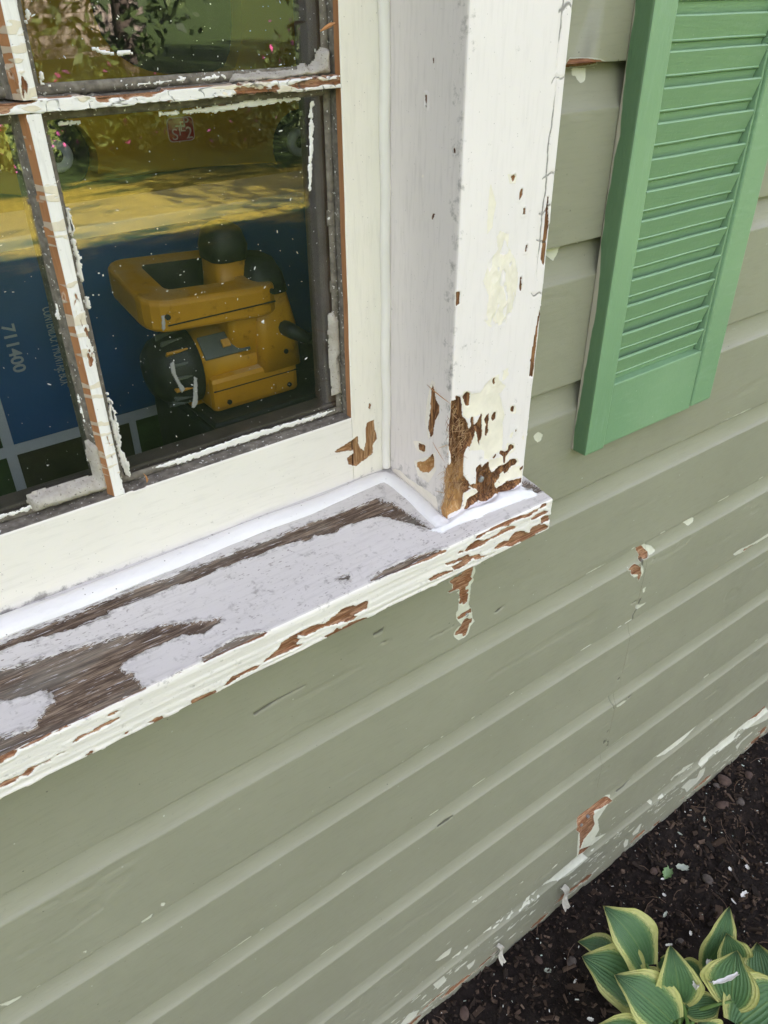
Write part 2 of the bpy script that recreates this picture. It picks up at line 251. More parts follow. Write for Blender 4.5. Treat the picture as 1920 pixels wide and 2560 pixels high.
  [921.2,901.3,926.9,902.1,933.8,900.7,931.2,899.2],
  [506.9,988.1,510.9,988.9,512.1,986.5,509.3,985.9],
  [524.4,1015.2,524.2,1038.4,525.1,1037.9,525.8,1014.5],
  [525.6,978,526.6,977.5,528.6,958.2,527.4,958.9],
  [763.4,1109.7,776.8,1109.4,774.1,1108.1],
  [845.3,297.5,848.3,304.4,853.8,297.3,849.8,291.2],
  [902.1,518.8,907,524.2,910.2,521.2,907,515.4],
  [899.9,492,900.4,499,918,485.3,919.4,469.8,912.5,472.7,916.2,480.4,908.6,489.9,904.4,484.7],
  [1446.3,288.7,1452.9,294.3,1454.1,298.5,1454.8,285.8],
  [488.5,291.4,493.3,296.8,493.9,278.2,489.9,279.1],
 ],
 'ra_p': [
  [94.2,1289.1,93.5,1292,107.4,1293.2,121.7,1291.8,140.2,1292,147.2,1290.9,151.7,1288.7,153.1,1297.6,151.8,1304.2,151.3,1314.5,152.2,1325.1,154.8,1327.2,160.8,1326.2,163.4,1321.4,163,1310.4,163.2,1298,164.1,1284.1,163.3,1275.3,149.4,1275.3,122.5,1275.8,94.7,1275.5],
  [323.6,1593.1,328,1596.4,346.4,1596.6,357.9,1596.4,387.1,1596.8,389.4,1598.4,393.9,1599.4,397.1,1597.2,405.2,1601.3,407.8,1608.2,412.4,1610.5,417.5,1609.5,417.9,1591,404.5,1589.2,386.6,1590.2,364.6,1588.2,345.5,1587.8,331.2,1588.6,324.2,1589.5],
  [407,1382.6,412,1385,418.5,1375.3,419.2,1341.2,415.7,1337.2,419.3,1295.1,407.7,1295.8,405.9,1339.7],
 ],
 'gl_s': [
  [178.7,1357.1,181.2,1356.4,181.4,1350.5,182.3,1341.4,181.7,1326.6,181.9,1313.3,180,1312.9,178.9,1319.4,180.1,1330.2,179.6,1341.3,179.1,1350.2],
  [180.4,1305.5,182.9,1303.7,183.4,1294,184,1282,183.9,1276.6,181.8,1278.4,180.7,1287.5,180,1296.2],
  [157.5,1363.3,159,1361.9,158.3,1350.7,157,1338.5,155.9,1334.9,155.9,1343.7,156.4,1354.1],
  [69.5,1282.3,82.7,1281.6,97.2,1281.7,95.7,1279.1,83.7,1278.7,75.4,1279.4,68.8,1279.5],
  [154.6,1293.1,157.4,1293.7,158.4,1287,156.2,1283.5,152.8,1284.8,154.7,1287.2],
  [206.1,1280.1,229.4,1280.7,263.2,1281.8,314.1,1283.2,354.1,1281.1,396.3,1280.2,408,1279.4,390.4,1276.6,353.8,1277.2,313.4,1276.9,274.9,1276.6,238.2,1276.4,215,1278.2],
  [263.1,1572.7,284.2,1573.5,308.1,1574.1,335,1575.5,367.3,1575.7,398.8,1574.4,367.1,1573.7,341,1572.1,313.7,1570.9,289.8,1571.7],
  [185.5,1572.9,201.5,1573,201.2,1571.8,186.1,1571.8],
  [239.5,1593.5,257.5,1594.2,276.2,1595.4,276,1593.9,259.1,1592.9],
  [296.2,1594.7,319,1595.3,319.8,1594,296.9,1593.4],
  [280,1595.2,287.7,1595.9,286.3,1593.3,281.6,1593.6],
  [155.6,1572.5,158.1,1570.1,157.9,1559.6,160.4,1550.1,159.8,1540.8,160.4,1526.4,158,1526.7,157.3,1544.2,156.4,1556.7],
  [156.7,1521.4,163.2,1523.7,159.2,1514.4,158.7,1494.3,160.7,1476.5,158.1,1480.5,158.2,1499.5],
  [154.7,1446.8,159.4,1447.7,159.1,1438.4,159.4,1419,156.5,1397.8,157.2,1413.6,156.6,1431.3,153.5,1437.7],
  [157.8,1399.5,158,1383,156.4,1362.3,156.2,1342.7,154.7,1349.8,155.4,1371.1],
  [178.5,1520,180.1,1511.4,179.2,1487.5,180.8,1478.3,178.8,1460.5,176.4,1466.5,177.7,1480.6,177.1,1498.2],
  [177.9,1447.6,180.5,1447.1,179.5,1437.8,177.5,1440.1],
  [179.5,1520.5,179.4,1512.2,180.3,1496.7,178.6,1497],
  [397.5,1571.8,400.5,1571.6,397.4,1535.6,393.5,1501.5,391.4,1499.8],
  [421.1,1548.3,423.2,1540.6,423.4,1501.8,421.1,1496],
  [179,1364.4,180.7,1353,180.3,1335.2,180.1,1307.3,183.5,1279.4,180.4,1280.6,177.7,1305.8,177.4,1336.1],
  [332.1,1393.1,334.5,1394,335.7,1390.1,333.4,1390.6],
  [181.2,1641.4,181.4,1636.1,178.1,1634.9],
  [181,1608.8,183,1607.3,181,1598.9,185.3,1596.5,179.1,1597.6],
  [220.2,1617.6,229.8,1615,248.7,1614.5,248.5,1613.5,227.9,1614],
 ],
 'gl_d': [
  [259.9,1356.1,261.9,1354.1,259.2,1330.8,255.5,1326.5,253.4,1327.9,257.1,1342],
  [239.6,1374.5,242.7,1375.9,242.4,1365.2,245.2,1355.7,249,1347.3,245.7,1345.2,242.9,1354.9,239.6,1366],
  [238.6,1418.6,241.4,1418.7,240.2,1407.6,238.4,1405.3,237.5,1408.2],
 ],
}

def polys(key):
    return [np.array(p, float).reshape(-1, 2) / 1000.0 for p in TR.get(key, [])]

# ---------------------------------------------------------------- numeric helpers
def vnoise(x, y, seed=0):
    xi = np.floor(x).astype(np.int64); yi = np.floor(y).astype(np.int64)
    fx = x - xi; fy = y - yi
    fx = fx * fx * (3 - 2 * fx); fy = fy * fy * (3 - 2 * fy)
    def h(a, b):
        n = (a * 374761393 + b * 668265263 + seed * 974634777) & 0xffffffff
        n = ((n ^ (n >> 13)) * 1274126177) & 0xffffffff
        return ((n ^ (n >> 16)) & 0xffff) / 65535.0
    return (h(xi, yi) * (1 - fx) + h(xi + 1, yi) * fx) * (1 - fy) + (h(xi, yi + 1) * (1 - fx) + h(xi + 1, yi + 1) * fx) * fy

def fbm(x, y, seed=0, oct=4):
    s = 0; a = 0.5; t = 0
    for k in range(oct):
        s = s + a * vnoise(x, y, seed + k * 17); t += a
        x = x * 2.03 + 5.1; y = y * 2.03 + 1.7; a *= 0.5
    return s / t

def sdf(P, plist):
    """signed distance in mm to the union of polygons, + inside"""
    best = np.full(len(P), -60.0)
    for poly in plist:
        lo, hi = poly.min(0) - 0.03, poly.max(0) + 0.03
        m = np.where((P[:, 0] > lo[0]) & (P[:, 0] < hi[0]) & (P[:, 1] > lo[1]) & (P[:, 1] < hi[1]))[0]
        if len(m) == 0: continue
        Q = P[m]
        d2 = np.full(len(Q), 1e9); ins = np.zeros(len(Q), bool)
        for a, b in zip(poly, np.roll(poly, -1, 0)):
            ab = b - a; L = max((ab * ab).sum(), 1e-12)
            t = np.clip(((Q - a) @ ab) / L, 0, 1)
            r = Q - a - t[:, None] * ab
            d2 = np.minimum(d2, (r * r).sum(1))
            c = (a[1] > Q[:, 1]) != (b[1] > Q[:, 1])
            if c.any():
                xx = a[0] + (Q[:, 1] - a[1]) * ab[0] / (ab[1] if abs(ab[1]) > 1e-12 else 1e-12)
                ins ^= c & (Q[:, 0] < xx)
        d = np.sqrt(d2) * 1000
        best[m] = np.maximum(best[m], np.where(ins, d, -d))
    return best

def smooth(x, a, b):
    t = np.clip((x - a) / (b - a), 0, 1)
    return t * t * (3 - 2 * t)

# ---------------------------------------------------------------- object helpers
def put(o, parent=None):
    C.objects.link(o)
    if parent is not None:
        o.parent = parent
        o.matrix_parent_inverse = Matrix.Translation(parent.location).inverted() if parent.type == 'EMPTY' else Matrix.Identity(4)
    return o

def thing(name, label, cat, loc=(0, 0, 0), group=None):
    o = bpy.data.objects.new(name, None)
    o.empty_display_size = 0.05
    o.location = loc
    C.objects.link(o)
    return tag(o, label, cat, group)

def tag(o, label=None, cat=None, group=None, kind=None):
    if label: o['label'] = label
    if cat: o['category'] = cat
    if group: o['group'] = group
    if kind: o['kind'] = kind
    return o

def mesh_obj(name, verts, faces, mats, parent=None, smooth_=True, attrs=None, midx=None, uv=None):
    me = bpy.data.meshes.new(name)
    me.from_pydata([tuple(v) for v in verts], [], faces)
    for m in (mats if isinstance(mats, (list, tuple)) else [mats]): me.materials.append(m)
    if attrs:
        for k, v in attrs.items():
            a = me.attributes.new(k, 'FLOAT', 'POINT'); a.data.foreach_set('value', np.asarray(v, np.float32))
    if midx is not None: me.polygons.foreach_set('material_index', np.asarray(midx, np.int32))
    if smooth_: me.polygons.foreach_set('use_smooth', np.ones(len(me.polygons), bool))
    me.update()
    return put(bpy.data.objects.new(name, me), parent)

def grid_faces(n, m, closed=False):
    i, j = np.meshgrid(np.arange(n - 1), np.arange(m - 1), indexing='ij')
    a = (i * m + j).ravel()
    return np.stack([a, a + m, a + m + 1, a + 1], 1).tolist()

def bm_obj(name, bm, mat, parent=None, smooth_=False):
    me = bpy.data.meshes.new(name)
    bm.to_mesh(me); bm.free()
    for m in (mat if isinstance(mat, (list, tuple)) else [mat]): me.materials.append(m)
    if smooth_: me.polygons.foreach_set('use_smooth', np.ones(len(me.polygons), bool))
    return put(bpy.data.objects.new(name, me), parent)

def add_box(bm, lo, hi, bevel=0.0, seg=2, rot=None, mi=0):
    lo, hi = Vector(lo), Vector(hi)
    c, s = (lo + hi) / 2, hi - lo
    M = Matrix.Translation(c) @ (rot if rot else Matrix.Identity(4)) @ Matrix.Diagonal((s.x, s.y, s.z, 1))
    r = bmesh.ops.create_cube(bm, size=1.0, matrix=M)
    vs_ = r['verts']
    if bevel > 0:
        es = list({e for v in vs_ for e in v.link_edges})
        rr_ = bmesh.ops.bevel(bm, geom=es, offset=bevel, segments=seg, profile=0.5, affect='EDGES')
        for f in rr_['faces']: f.material_index = mi
    return bm

def box(name, lo, hi, mat, parent=None, bevel=0.0015, rot=None):
    bm = bmesh.new(); add_box(bm, lo, hi, bevel, 2, rot)
    return bm_obj(name, bm, mat, parent)

def add_tube(bm, pts, radii, seg=6, cap=True):
    pts = [Vector(p) for p in pts]
    rings = []
    up = Vector((0.13, 0.21, 0.97))
    for k, p in enumerate(pts):
        t = (pts[min(k + 1, len(pts) - 1)] - pts[max(k - 1, 0)]).normalized()
        a = t.cross(up)
        if a.length < 1e-4: a = t.cross(Vector((1, 0, 0)))
        a.normalize(); b = t.cross(a)
        r = radii[k] if isinstance(radii, (list, tuple)) else radii
        rings.append([bm.verts.new(p + a * (r * math.cos(2 * math.pi * i / seg)) + b * (r * math.sin(2 * math.pi * i / seg))) for i in range(seg)])
    for r0, r1 in zip(rings, rings[1:]):
        for i in range(seg):
            bm.faces.new((r0[i], r0[(i + 1) % seg], r1[(i + 1) % seg], r1[i]))
    if cap:
        bm.faces.new(rings[0][::-1]); bm.faces.new(rings[-1])
    return bm

def rounded(pts, step):
    """corner list (a, b, radius) -> dense open polyline"""
    P = [np.array(p[:2], float) for p in pts]; out = []
    for k, p in enumerate(P):
        r = pts[k][2] if len(pts[k]) > 2 else 0
        if 0 < k < len(P) - 1 and r > 0:
            d0 = (P[k - 1] - p) / np.linalg.norm(P[k - 1] - p); d1 = (P[k + 1] - p) / np.linalg.norm(P[k + 1] - p)
            ang = math.acos(np.clip(d0 @ d1, -1, 1)); off = r / math.tan(ang / 2)
            a, b = p + d0 * off, p + d1 * off
            n = 6
            for i in range(n + 1):
                t = i / n; q = (1 - t) ** 2 * a + 2 * t * (1 - t) * p + t * t * b
                out.append(q)
        else: out.append(p)
    res = [out[0]]
    for a, b in zip(out, out[1:]):
        L = np.linalg.norm(b - a)
        n = max(1, int(round(L / step)))
        for i in range(1, n + 1): res.append(a + (b - a) * i / n)
    return np.array(res)

def sweep(prof, T, axis, outward):
    """grid positions/normals of a profile carried along an axis; outward = sign of the normal"""
    tan = np.gradient(prof, axis=0); tan /= np.linalg.norm(tan, axis=1)[:, None] + 1e-12
    nrm = np.stack([tan[:, 1], -tan[:, 0]], 1) * outward
    n, m = len(T), len(prof)
    A = np.tile(prof, (n, 1)); NN = np.tile(nrm, (n, 1)); TT = np.repeat(T, m)
    if axis == 'x':
        P = np.stack([TT, A[:, 0], A[:, 1]], 1); Nn = np.stack([0 * TT, NN[:, 0], NN[:, 1]], 1)
    else:
        P = np.stack([A[:, 0], A[:, 1], TT], 1); Nn = np.stack([NN[:, 0], NN[:, 1], 0 * TT], 1)
    return P, Nn, n, m

def adaptive(lo, hi, fine, coarse, spans):
    spans = sorted((max(lo, a), min(hi, b)) for a, b in spans if b > lo and a < hi)
    xs = [lo]
    x = lo
    while x < hi - 1e-6:
        inside = any(a <= x < b for a, b in spans)
        nxt = min([a for a, b in spans if a > x + 1e-9], default=hi)
        x = min(x + (fine if inside else coarse), hi) if inside else min(x + coarse, max(nxt, x + fine), hi)
        xs.append(x)
    return np.array(xs)

# ---------------------------------------------------------------- materials
class NB:
    def __init__(self, name):
        self.m = bpy.data.materials.new(name); self.m.use_nodes = True
        self.t = self.m.node_tree; self.bsdf = self.t.nodes['Principled BSDF']; self.out = self.t.nodes['Material Output']
        self._co = None
    def n(self, typ, ins=None, out=0, **kw):
        nd = self.t.nodes.new(typ)
        for k, v in kw.items(): setattr(nd, k, v)
        for k, v in (ins or {}).items(): self.set(nd.inputs[k], v)
        return nd.outputs[out]
    def set(self, sock, v):
        if isinstance(v, bpy.types.NodeSocket): self.t.links.new(v, sock)
        elif isinstance(v, (tuple, list)) and len(v) == 3 and sock.type == 'RGBA': sock.default_value = (*v, 1)
        elif sock.type == 'RGBA' and isinstance(v, (int, float)): sock.default_value = (v, v, v, 1)
        else: sock.default_value = v
    def math(self, op, a, b=0.0, clamp=False): return self.n('ShaderNodeMath', {0: a, 1: b}, operation=op, use_clamp=clamp)
    def co(self):
        if self._co is None: self._co = self.n('ShaderNodeTexCoord', out=3)
        return self._co
    def map(self, scale, loc=(0, 0, 0), rot=(0, 0, 0), co=None): return self.n('ShaderNodeMapping', {'Vector': co or self.co(), 'Scale': scale, 'Location': loc, 'Rotation': rot})
    def noise(self, scale, detail=3, rough=0.55, vec=None, out=0, dist=0.0): return self.n('ShaderNodeTexNoise', {'Vector': vec or self.co(), 'Scale': scale, 'Detail': detail, 'Roughness': rough, 'Distortion': dist}, out=out)
    def vor(self, scale, vec=None, feature='F1', out=0, rnd=1.0): return self.n('ShaderNodeTexVoronoi', {'Vector': vec or self.co(), 'Scale': scale, 'Randomness': rnd}, out=out, feature=feature)
    def ramp(self, fac, stops):
        nd = self.t.nodes.new('ShaderNodeValToRGB'); self.t.links.new(fac, nd.inputs[0])
        e = nd.color_ramp.elements
        while len(e) < len(stops): e.new(0.5)
        for k, (p, c) in enumerate(stops):
            e[k].position = p; e[k].color = (*c, 1) if isinstance(c, (tuple, list)) else (c, c, c, 1)
        return nd.outputs[0]
    def mix(self, f, a, b): return self.n('ShaderNodeMix', {0: f, 6: a, 7: b}, out=2, data_type='RGBA')
    def mul(self, f, a, b): return self.n('ShaderNodeMix', {0: f, 6: a, 7: b}, out=2, data_type='RGBA', blend_type='MULTIPLY')
    def range(self, v, a, b, c=0.0, d=1.0): return self.n('ShaderNodeMapRange', {0: v, 1: a, 2: b, 3: c, 4: d})
    def attr(self, name): return self.n('ShaderNodeAttribute', out=2, attribute_name=name)
    def xyz(self, k, co=None): return self.n('ShaderNodeSeparateXYZ', {0: co or self.co()}, out=k)
    def bump(self, h, dist, strength=1.0, nrm=None):
        ins = {'Height': h, 'Distance': dist, 'Strength': strength}
        if nrm is not None: ins['Normal'] = nrm
        return self.n('ShaderNodeBump', ins)
    def done(self, col=None, rough=None, nrm=None, spec=None, **kw):
        if col is not None: self.set(self.bsdf.inputs['Base Color'], col)
        if rough is not None: self.set(self.bsdf.inputs['Roughness'], rough)
        if nrm is not None: self.set(self.bsdf.inputs['Normal'], nrm)
        if spec is not None: self.set(self.bsdf.inputs['Specular IOR Level'], spec)
        for k, v in kw.items(): self.set(self.bsdf.inputs[k], v)
        return self.m

def simple(name, col, rough=0.6, var=0.12, scale=40, bump=0.0, spec=0.4, metallic=0.0):
    b = NB(name)
    n = b.noise(scale, 4)
    c = b.mix(b.range(n, 0.3, 0.7), tuple(x * (1 - var) for x in col), tuple(min(1, x * (1 + var)) for x in col))
    nrm = b.bump(b.noise(scale * 6, 3), bump) if bump else None
    return b.done(c, rough, nrm, spec, Metallic=metallic)

GR = {'x': (1, 1, 1), 'z': (1, 1, 1)}
def peel(name, paint, under, woods, axis, dirt=0.25, specks=0.0, brush=1.0, paint_rough=0.45, dirt_col=(0.22, 0.20, 0.18), mildew=0.0, weather=False, flecks=False):
    """painted board with worn areas: attribute sw > 0 bare wood, su > 0 older coat, sk dark splits, sd grime"""
    b = NB(name)
    st = (1, 14, 14) if axis == 'x' else (14, 14, 1)
    br = (1, 9, 9) if axis == 'x' else (9, 9, 1)
    gv = b.map(st)
    fine = b.noise(520, 2)
    jag = b.n('ShaderNodeTexNoise', {'Vector': b.map((0.35, 1, 1) if axis == 'x' else (1, 1, 0.35)), 'Scale': 260.0, 'Detail': 3.0})
    e = b.math('ADD', b.math('MULTIPLY', b.math('SUBTRACT', fine, 0.5), 0.9), b.math('MULTIPLY', b.math('SUBTRACT', jag, 0.5), 1.3))
    g1 = b.noise(22, 5, 0.6, gv, dist=0.6); g2 = b.noise(75, 3, 0.6, gv)
    if weather: e = b.math('ADD', e, b.math('MULTIPLY', b.math('SUBTRACT', g2, 0.5), 9.0))      # worn through along the grain
    sw = b.math('ADD', b.attr('sw'), e); su = b.math('ADD', b.attr('su'), b.math('MULTIPLY', e, 0.8))
    mw = b.range(sw, -0.22, 0.22); mu = b.range(su, -0.25, 0.25)
    # wood
    wood = b.ramp(g1, [(0.28, woods[0]), (0.45, woods[1]), (0.6, woods[2]), (0.75, woods[0])])
    wood = b.mul(b.range(g2, 0.40, 0.60, 0.6, 0.0), wood, (0.34, 0.28, 0.24))
    wood = b.mul(b.range(b.noise(9, 3), 0.35, 0.65, 0.0, 0.55), wood, (0.45, 0.42, 0.42))
    wood = b.mix(b.attr('wt'), wood, b.ramp(g1, [(0.3, (0.60, 0.36, 0.15)), (0.5, (0.42, 0.21, 0.07)), (0.7, (0.66, 0.46, 0.24))]))
    if weather:
        wood = b.mul(b.range(b.noise(60, 3, 0.6, b.map((1, 42, 42))), 0.44, 0.54, 0.42, 0.0), wood, (0.34, 0.29, 0.25))
        wood = b.mix(b.range(b.noise(7, 4, 0.6, b.map((1, 3.5, 3.5))), 0.45, 0.62, 0.0, 0.5), wood, (0.21, 0.20, 0.165))
        wood = b.mix(b.range(b.noise(46, 3, 0.6, gv), 0.63, 0.68, 0.0, 0.8), wood, (0.62, 0.60, 0.60))
    # paint
    soft = b.noise(6, 4)
    pc = b.mix(b.range(soft, 0.3, 0.7), tuple(x * 0.965 for x in paint), tuple(min(0.95, x * 1.03) for x in paint))
    streak = b.noise(30, 4, 0.6, b.map(br))
    pc = b.mul(b.range(streak, 0.5, 0.72, 0.0, dirt), pc, tuple(0.55 + 0.4 * x for x in dirt_col))
    if specks > 0:
        v = b.n('ShaderNodeTexNoise', {'Vector': b.map((0.42, 1, 1) if axis == 'x' else (1, 1, 0.42)), 'Scale': 480.0, 'Detail': 1.0})
        area = b.range(b.noise(9, 3), 0.42, 0.62)
        pc = b.mix(b.math('MULTIPLY', b.range(v, 0.66, 0.70, 0.0, specks), area), pc, dirt_col)
    tiny = b.vor(150, b.map((1, 1, 1)))
    pc = b.mix(b.range(tiny, 0.05, 0.075, 0.55, 0.0), pc, dirt_col)
    gm = b.range(b.math('ADD', b.attr('sd'), b.math('MULTIPLY', b.math('SUBTRACT', b.noise(95, 5, 0.7), 0.5), 2.2)), 0.35, 0.75, 0.0, 0.85)
    pc = b.mix(gm, pc, b.mix(b.noise(200, 2), tuple(x * 0.55 for x in dirt_col), (0.38, 0.36, 0.33)))
    if flecks:                                          # dust spots, drips and rubbed streaks on the siding
        vd, vc = b.vor(75), b.n('ShaderNodeSeparateXYZ', {0: b.vor(75, out=1)}, out=0)
        spot = b.math('MULTIPLY', b.range(b.math('ADD', vd, b.math('MULTIPLY', fine, 0.10)), 0.10, 0.13, 1.0, 0.0), b.range(vc, 0.72, 0.74))
        pc = b.mix(b.math('MULTIPLY', spot, 0.75), pc, b.mix(b.range(vc, 0.88, 0.90), (0.10, 0.095, 0.07), (0.56, 0.57, 0.48)))
        rub = b.math('MULTIPLY', b.range(b.noise(24, 5, 0.75, b.map((1, 7, 7))), 0.62, 0.70), b.range(b.noise(2.2, 3), 0.5, 0.7))
        pc = b.mix(b.math('MULTIPLY', rub, 0.42), pc, (0.50, 0.50, 0.40))
        pc = b.mul(b.range(b.noise(1.7, 5, 0.65), 0.35, 0.7, 0.0, 0.32), pc, (0.66, 0.66, 0.60))
    uc = b.mix(b.range(b.noise(60, 3), 0.35, 0.65), tuple(x * 0.93 for x in under), tuple(min(0.95, x * 1.05) for x in under))
    col = b.mix(mu, pc, uc)
    rim = b.math('MULTIPLY', b.range(sw, -1.3, -0.5), b.range(sw, -0.2, -0.5))
    col = b.mix(b.math('MULTIPLY', rim, 0.35), col, (0.80, 0.78, 0.70))
    col = b.mix(mw, col, wood)
    mk = b.range(b.math('ADD', b.attr('sk'), b.math('MULTIPLY', e, 0.6)), 0.1, 1.1, 0.0, 0.72)
    col = b.mix(mk, col, (0.07, 0.066, 0.055))
    # relief
    h = b.math('MULTIPLY', b.math('SUBTRACT', 1.0, mw), 0.55)
    h = b.math('ADD', h, b.math('MULTIPLY', b.math('SUBTRACT', 1.0, mu), 0.22))
    h = b.math('ADD', h, b.math('MULTIPLY', mw, b.math('MULTIPLY', g1, 0.5)))
    h = b.math('ADD', h, b.math('MULTIPLY', b.noise(90, 4, 0.6, b.map(br)), 0.13 * brush))
    h = b.math('ADD', h, b.math('MULTIPLY', b.noise(260, 2), 0.05))
    h = b.math('SUBTRACT', h, b.math('MULTIPLY', mk, 0.6))
    nrm = b.bump(h, 0.0016, 0.8)
    rough = b.mix(mw, b.math('ADD', b.math('MULTIPLY', b.noise(35, 3), 0.18), paint_rough - 0.06), 0.85)
    return b.done(col, rough, nrm, 0.35)

WOOD_RED = [(0.42, 0.205, 0.10), (0.28, 0.115, 0.05), (0.54, 0.32, 0.19)]
WOOD_TAN = [(0.44, 0.24, 0.10), (0.33, 0.16, 0.06), (0.55, 0.34, 0.17)]
WOOD_ROT = [(0.28, 0.115, 0.042), (0.115, 0.047, 0.019), (0.44, 0.22, 0.09)]
WOOD_GREY = [(0.27, 0.195, 0.130), (0.125, 0.086, 0.060), (0.38, 0.29, 0.205)]
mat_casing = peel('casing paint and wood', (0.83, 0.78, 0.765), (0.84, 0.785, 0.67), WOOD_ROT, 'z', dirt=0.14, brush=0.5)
mat_casing_side = peel('casing side paint and wood', (0.72, 0.67, 0.64), (0.80, 0.74, 0.65), WOOD_ROT, 'z', dirt=0.32, brush=0.5, dirt_col=(0.30, 0.28, 0.27))  # darker copy of the casing paint, the side's shade put into its colour
mat_sill_top = peel('sill top paint and weathered wood', (0.60, 0.572, 0.54), (0.78, 0.78, 0.77), WOOD_GREY, 'x', dirt=0.35, specks=0.8, dirt_col=(0.20, 0.17, 0.15), weather=True)
mat_sill_front = peel('sill front paint and wood', (0.80, 0.768, 0.715), (0.84, 0.78, 0.64), WOOD_RED, 'x', dirt=0.15, brush=1.6)
mat_sash = peel('sash cream paint and wood', (0.765, 0.735, 0.675), (0.78, 0.74, 0.64), WOOD_TAN, 'x', dirt=0.2)
mat_stile = peel('stile cream paint and wood', (0.80, 0.765, 0.675), (0.78, 0.74, 0.64), WOOD_TAN, 'z', dirt=0.2)
mat_muntin = peel('muntin paint and wood', (0.82, 0.80, 0.77), (0.72, 0.65, 0.52), WOOD_RED, 'x', dirt=0.4)
mat_muntin_v = peel('muntin paint and wood upright', (0.82, 0.80, 0.77), (0.72, 0.65, 0.52), WOOD_RED, 'z', dirt=0.4)
mat_siding = peel('sage siding paint', (0.306, 0.306, 0.226), (0.62, 0.625, 0.51), WOOD_RED, 'x', dirt=0.18, brush=1.3, paint_rough=0.48, dirt_col=(0.16, 0.16, 0.12), flecks=True)
b = NB('white caulk'); c = b.mix(b.range(b.noise(14, 4), 0.35, 0.7), (0.80, 0.79, 0.775), (0.74, 0.73, 0.715))
c = b.mix(b.range(b.noise(120, 4, 0.7), 0.66, 0.72, 0.0, 0.35), c, (0.45, 0.42, 0.38)); c = b.mix(b.range(b.vor(110), 0.06, 0.09, 0.8, 0.0), c, (0.16, 0.14, 0.12))
mat_caulk = b.done(c, 0.38, b.bump(b.math('ADD', b.noise(45, 3, 0.5, b.map((1, 2.5, 2.5))), b.math('MULTIPLY', b.noise(200, 3), 0.3)), 0.0016), 0.4)
mat_grey_wood = simple('grey bare wood', (0.13, 0.11, 0.095), 0.85, 0.35, 60, 0.001)
mat_core = simple('wall sheathing', (0.10, 0.08, 0.06), 0.9)

# ================================================================ the house: drop siding, roof
house = thing('house', 'old wooden house wall with sage green drop siding', 'house', (0.9, 0.0, 0.0))

def wear(P2, keys, seed, grain, amp=1.7):
    """signed distance with a ragged edge; grain = (sx, sy) frequencies"""
    d = sdf(P2, sum((polys(k) for k in keys), []))
    j = (fbm(P2[:, 0] * grain[0], P2[:, 1] * grain[1], seed, 4) - 0.5)
    return d + j * amp

def board(j, x0, x1, name='siding_board'):
    zb, zt = U0 - EXPO * j, U0 - EXPO * (j - 1)
    prof = [(0.021, zb), (0.0010, zb), (0.0003, zb + 0.0003), (0.0, zb + 0.001)]
    zf = zt - 0.038
    near = -1 <= j <= 8
    nz = int((zf - zb) / (0.0021 if near else 0.05))
    prof += [(0.0, zb + 0.001 + (zf - zb - 0.0022) * i / nz) for i in range(1, nz + 1)]
    prof += [(0.0003, zf - 0.0003)]
    for i in range(1, 13):
        t = (i / 12) ** 1.5
        prof.append((0.0110 * math.sin(t * math.pi / 2) ** 0.58 + 0.006 * t ** 4, zf + (zt - zf) * t))
    prof.append((0.0178, zt + 0.008))
    prof = np.array(prof)
    spans = []
    if near:
        for k in ('wl_w', 'wl_u', 'wl_k'):
            for p in polys(k):
                if p[:, 1].max() > zb - 0.01 and p[:, 1].min() < zt + 0.01: spans.append((p[:, 0].min() - 0.008, p[:, 0].max() + 0.008))
        if j >= 7: spans.append((0.3, 1.75))
    T = adaptive(x0, x1, 0.0016 if j < 7 else 0.0021, 0.02, spans)
    P, Nn, n, m = sweep(prof, T, 'x', -1.0)
    P2 = P[:, [0, 2]]
    sw = wear(P2, ['wl_w'], 3 + j, (260, 420)); su = wear(P2, ['wl_u'], 31 + j, (180, 420)); sk = sdf(P2, polys('wl_k'))
    if j >= 7:                                      # splashed, scuffed paint just above the soil
        f = fbm(P2[:, 0] * 22, P2[:, 1] * 130, 5, 4) + 0.55 * (fbm(P2[:, 0] * 110, P2[:, 1] * 300, 9, 2) - 0.5)
        thr = 0.735 + 0.9 * np.clip(P2[:, 1] - 0.05, 0, 1) - 0.05 * smooth(np.abs(P2[:, 1] - 0.10), 0.05, 0.0)
        su = np.maximum(su, (f - thr) * 22)
        f2 = fbm(P2[:, 0] * 16, P2[:, 1] * 60, 15, 4)
        sw = np.maximum(sw, (f2 - 0.60 - np.clip(P2[:, 1] - 0.015, 0, 1) * 8) * 25)
    # chipped lip
    lip = (P2[:, 1] < zb + 0.004) & near
    f3 = fbm(P2[:, 0] * 30 + j * 9, P2[:, 1] * 0, 77, 4)
    su = np.where(lip & (P[:, 1] < 0.003), np.maximum(su, (f3 - 0.735) * 18), su)
    wob = (fbm(P2[:, 0] * 2.2, P2[:, 1] * 9, 50 + j, 2) - 0.5) * 0.0022 + (fbm(P2[:, 0] * 30, P2[:, 1] * 90, 60 + j, 3) - 0.5) * 0.0006
    dent = fbm(P2[:, 0] * 14 + j * 3, P2[:, 1] * 40, 61, 2)
    d = wob - 0.0006 * smooth(dent, 0.74, 0.82)
    d = d - 0.0011 * smooth(sw, -0.3, 0.6) - 0.0022 * smooth(sw, 2, 9) * fbm(P2[:, 0] * 90, P2[:, 1] * 400, 4, 3) - 0.0004 * smooth(su, -0.3, 0.4) - 0.0016 * smooth(sk, -0.5, 1.0)
    d = np.where((sw > -2.0) & (sw < -0.1), d + 0.0005, d)
    P = P + Nn * d[:, None]
    me = mesh_obj(name, P, grid_faces(n, m), mat_siding, house, True, dict(sw=sw, su=su, sk=sk, sd=np.clip((0.05 - P2[:, 1]) * 6, 0, 0.5)))
    return me

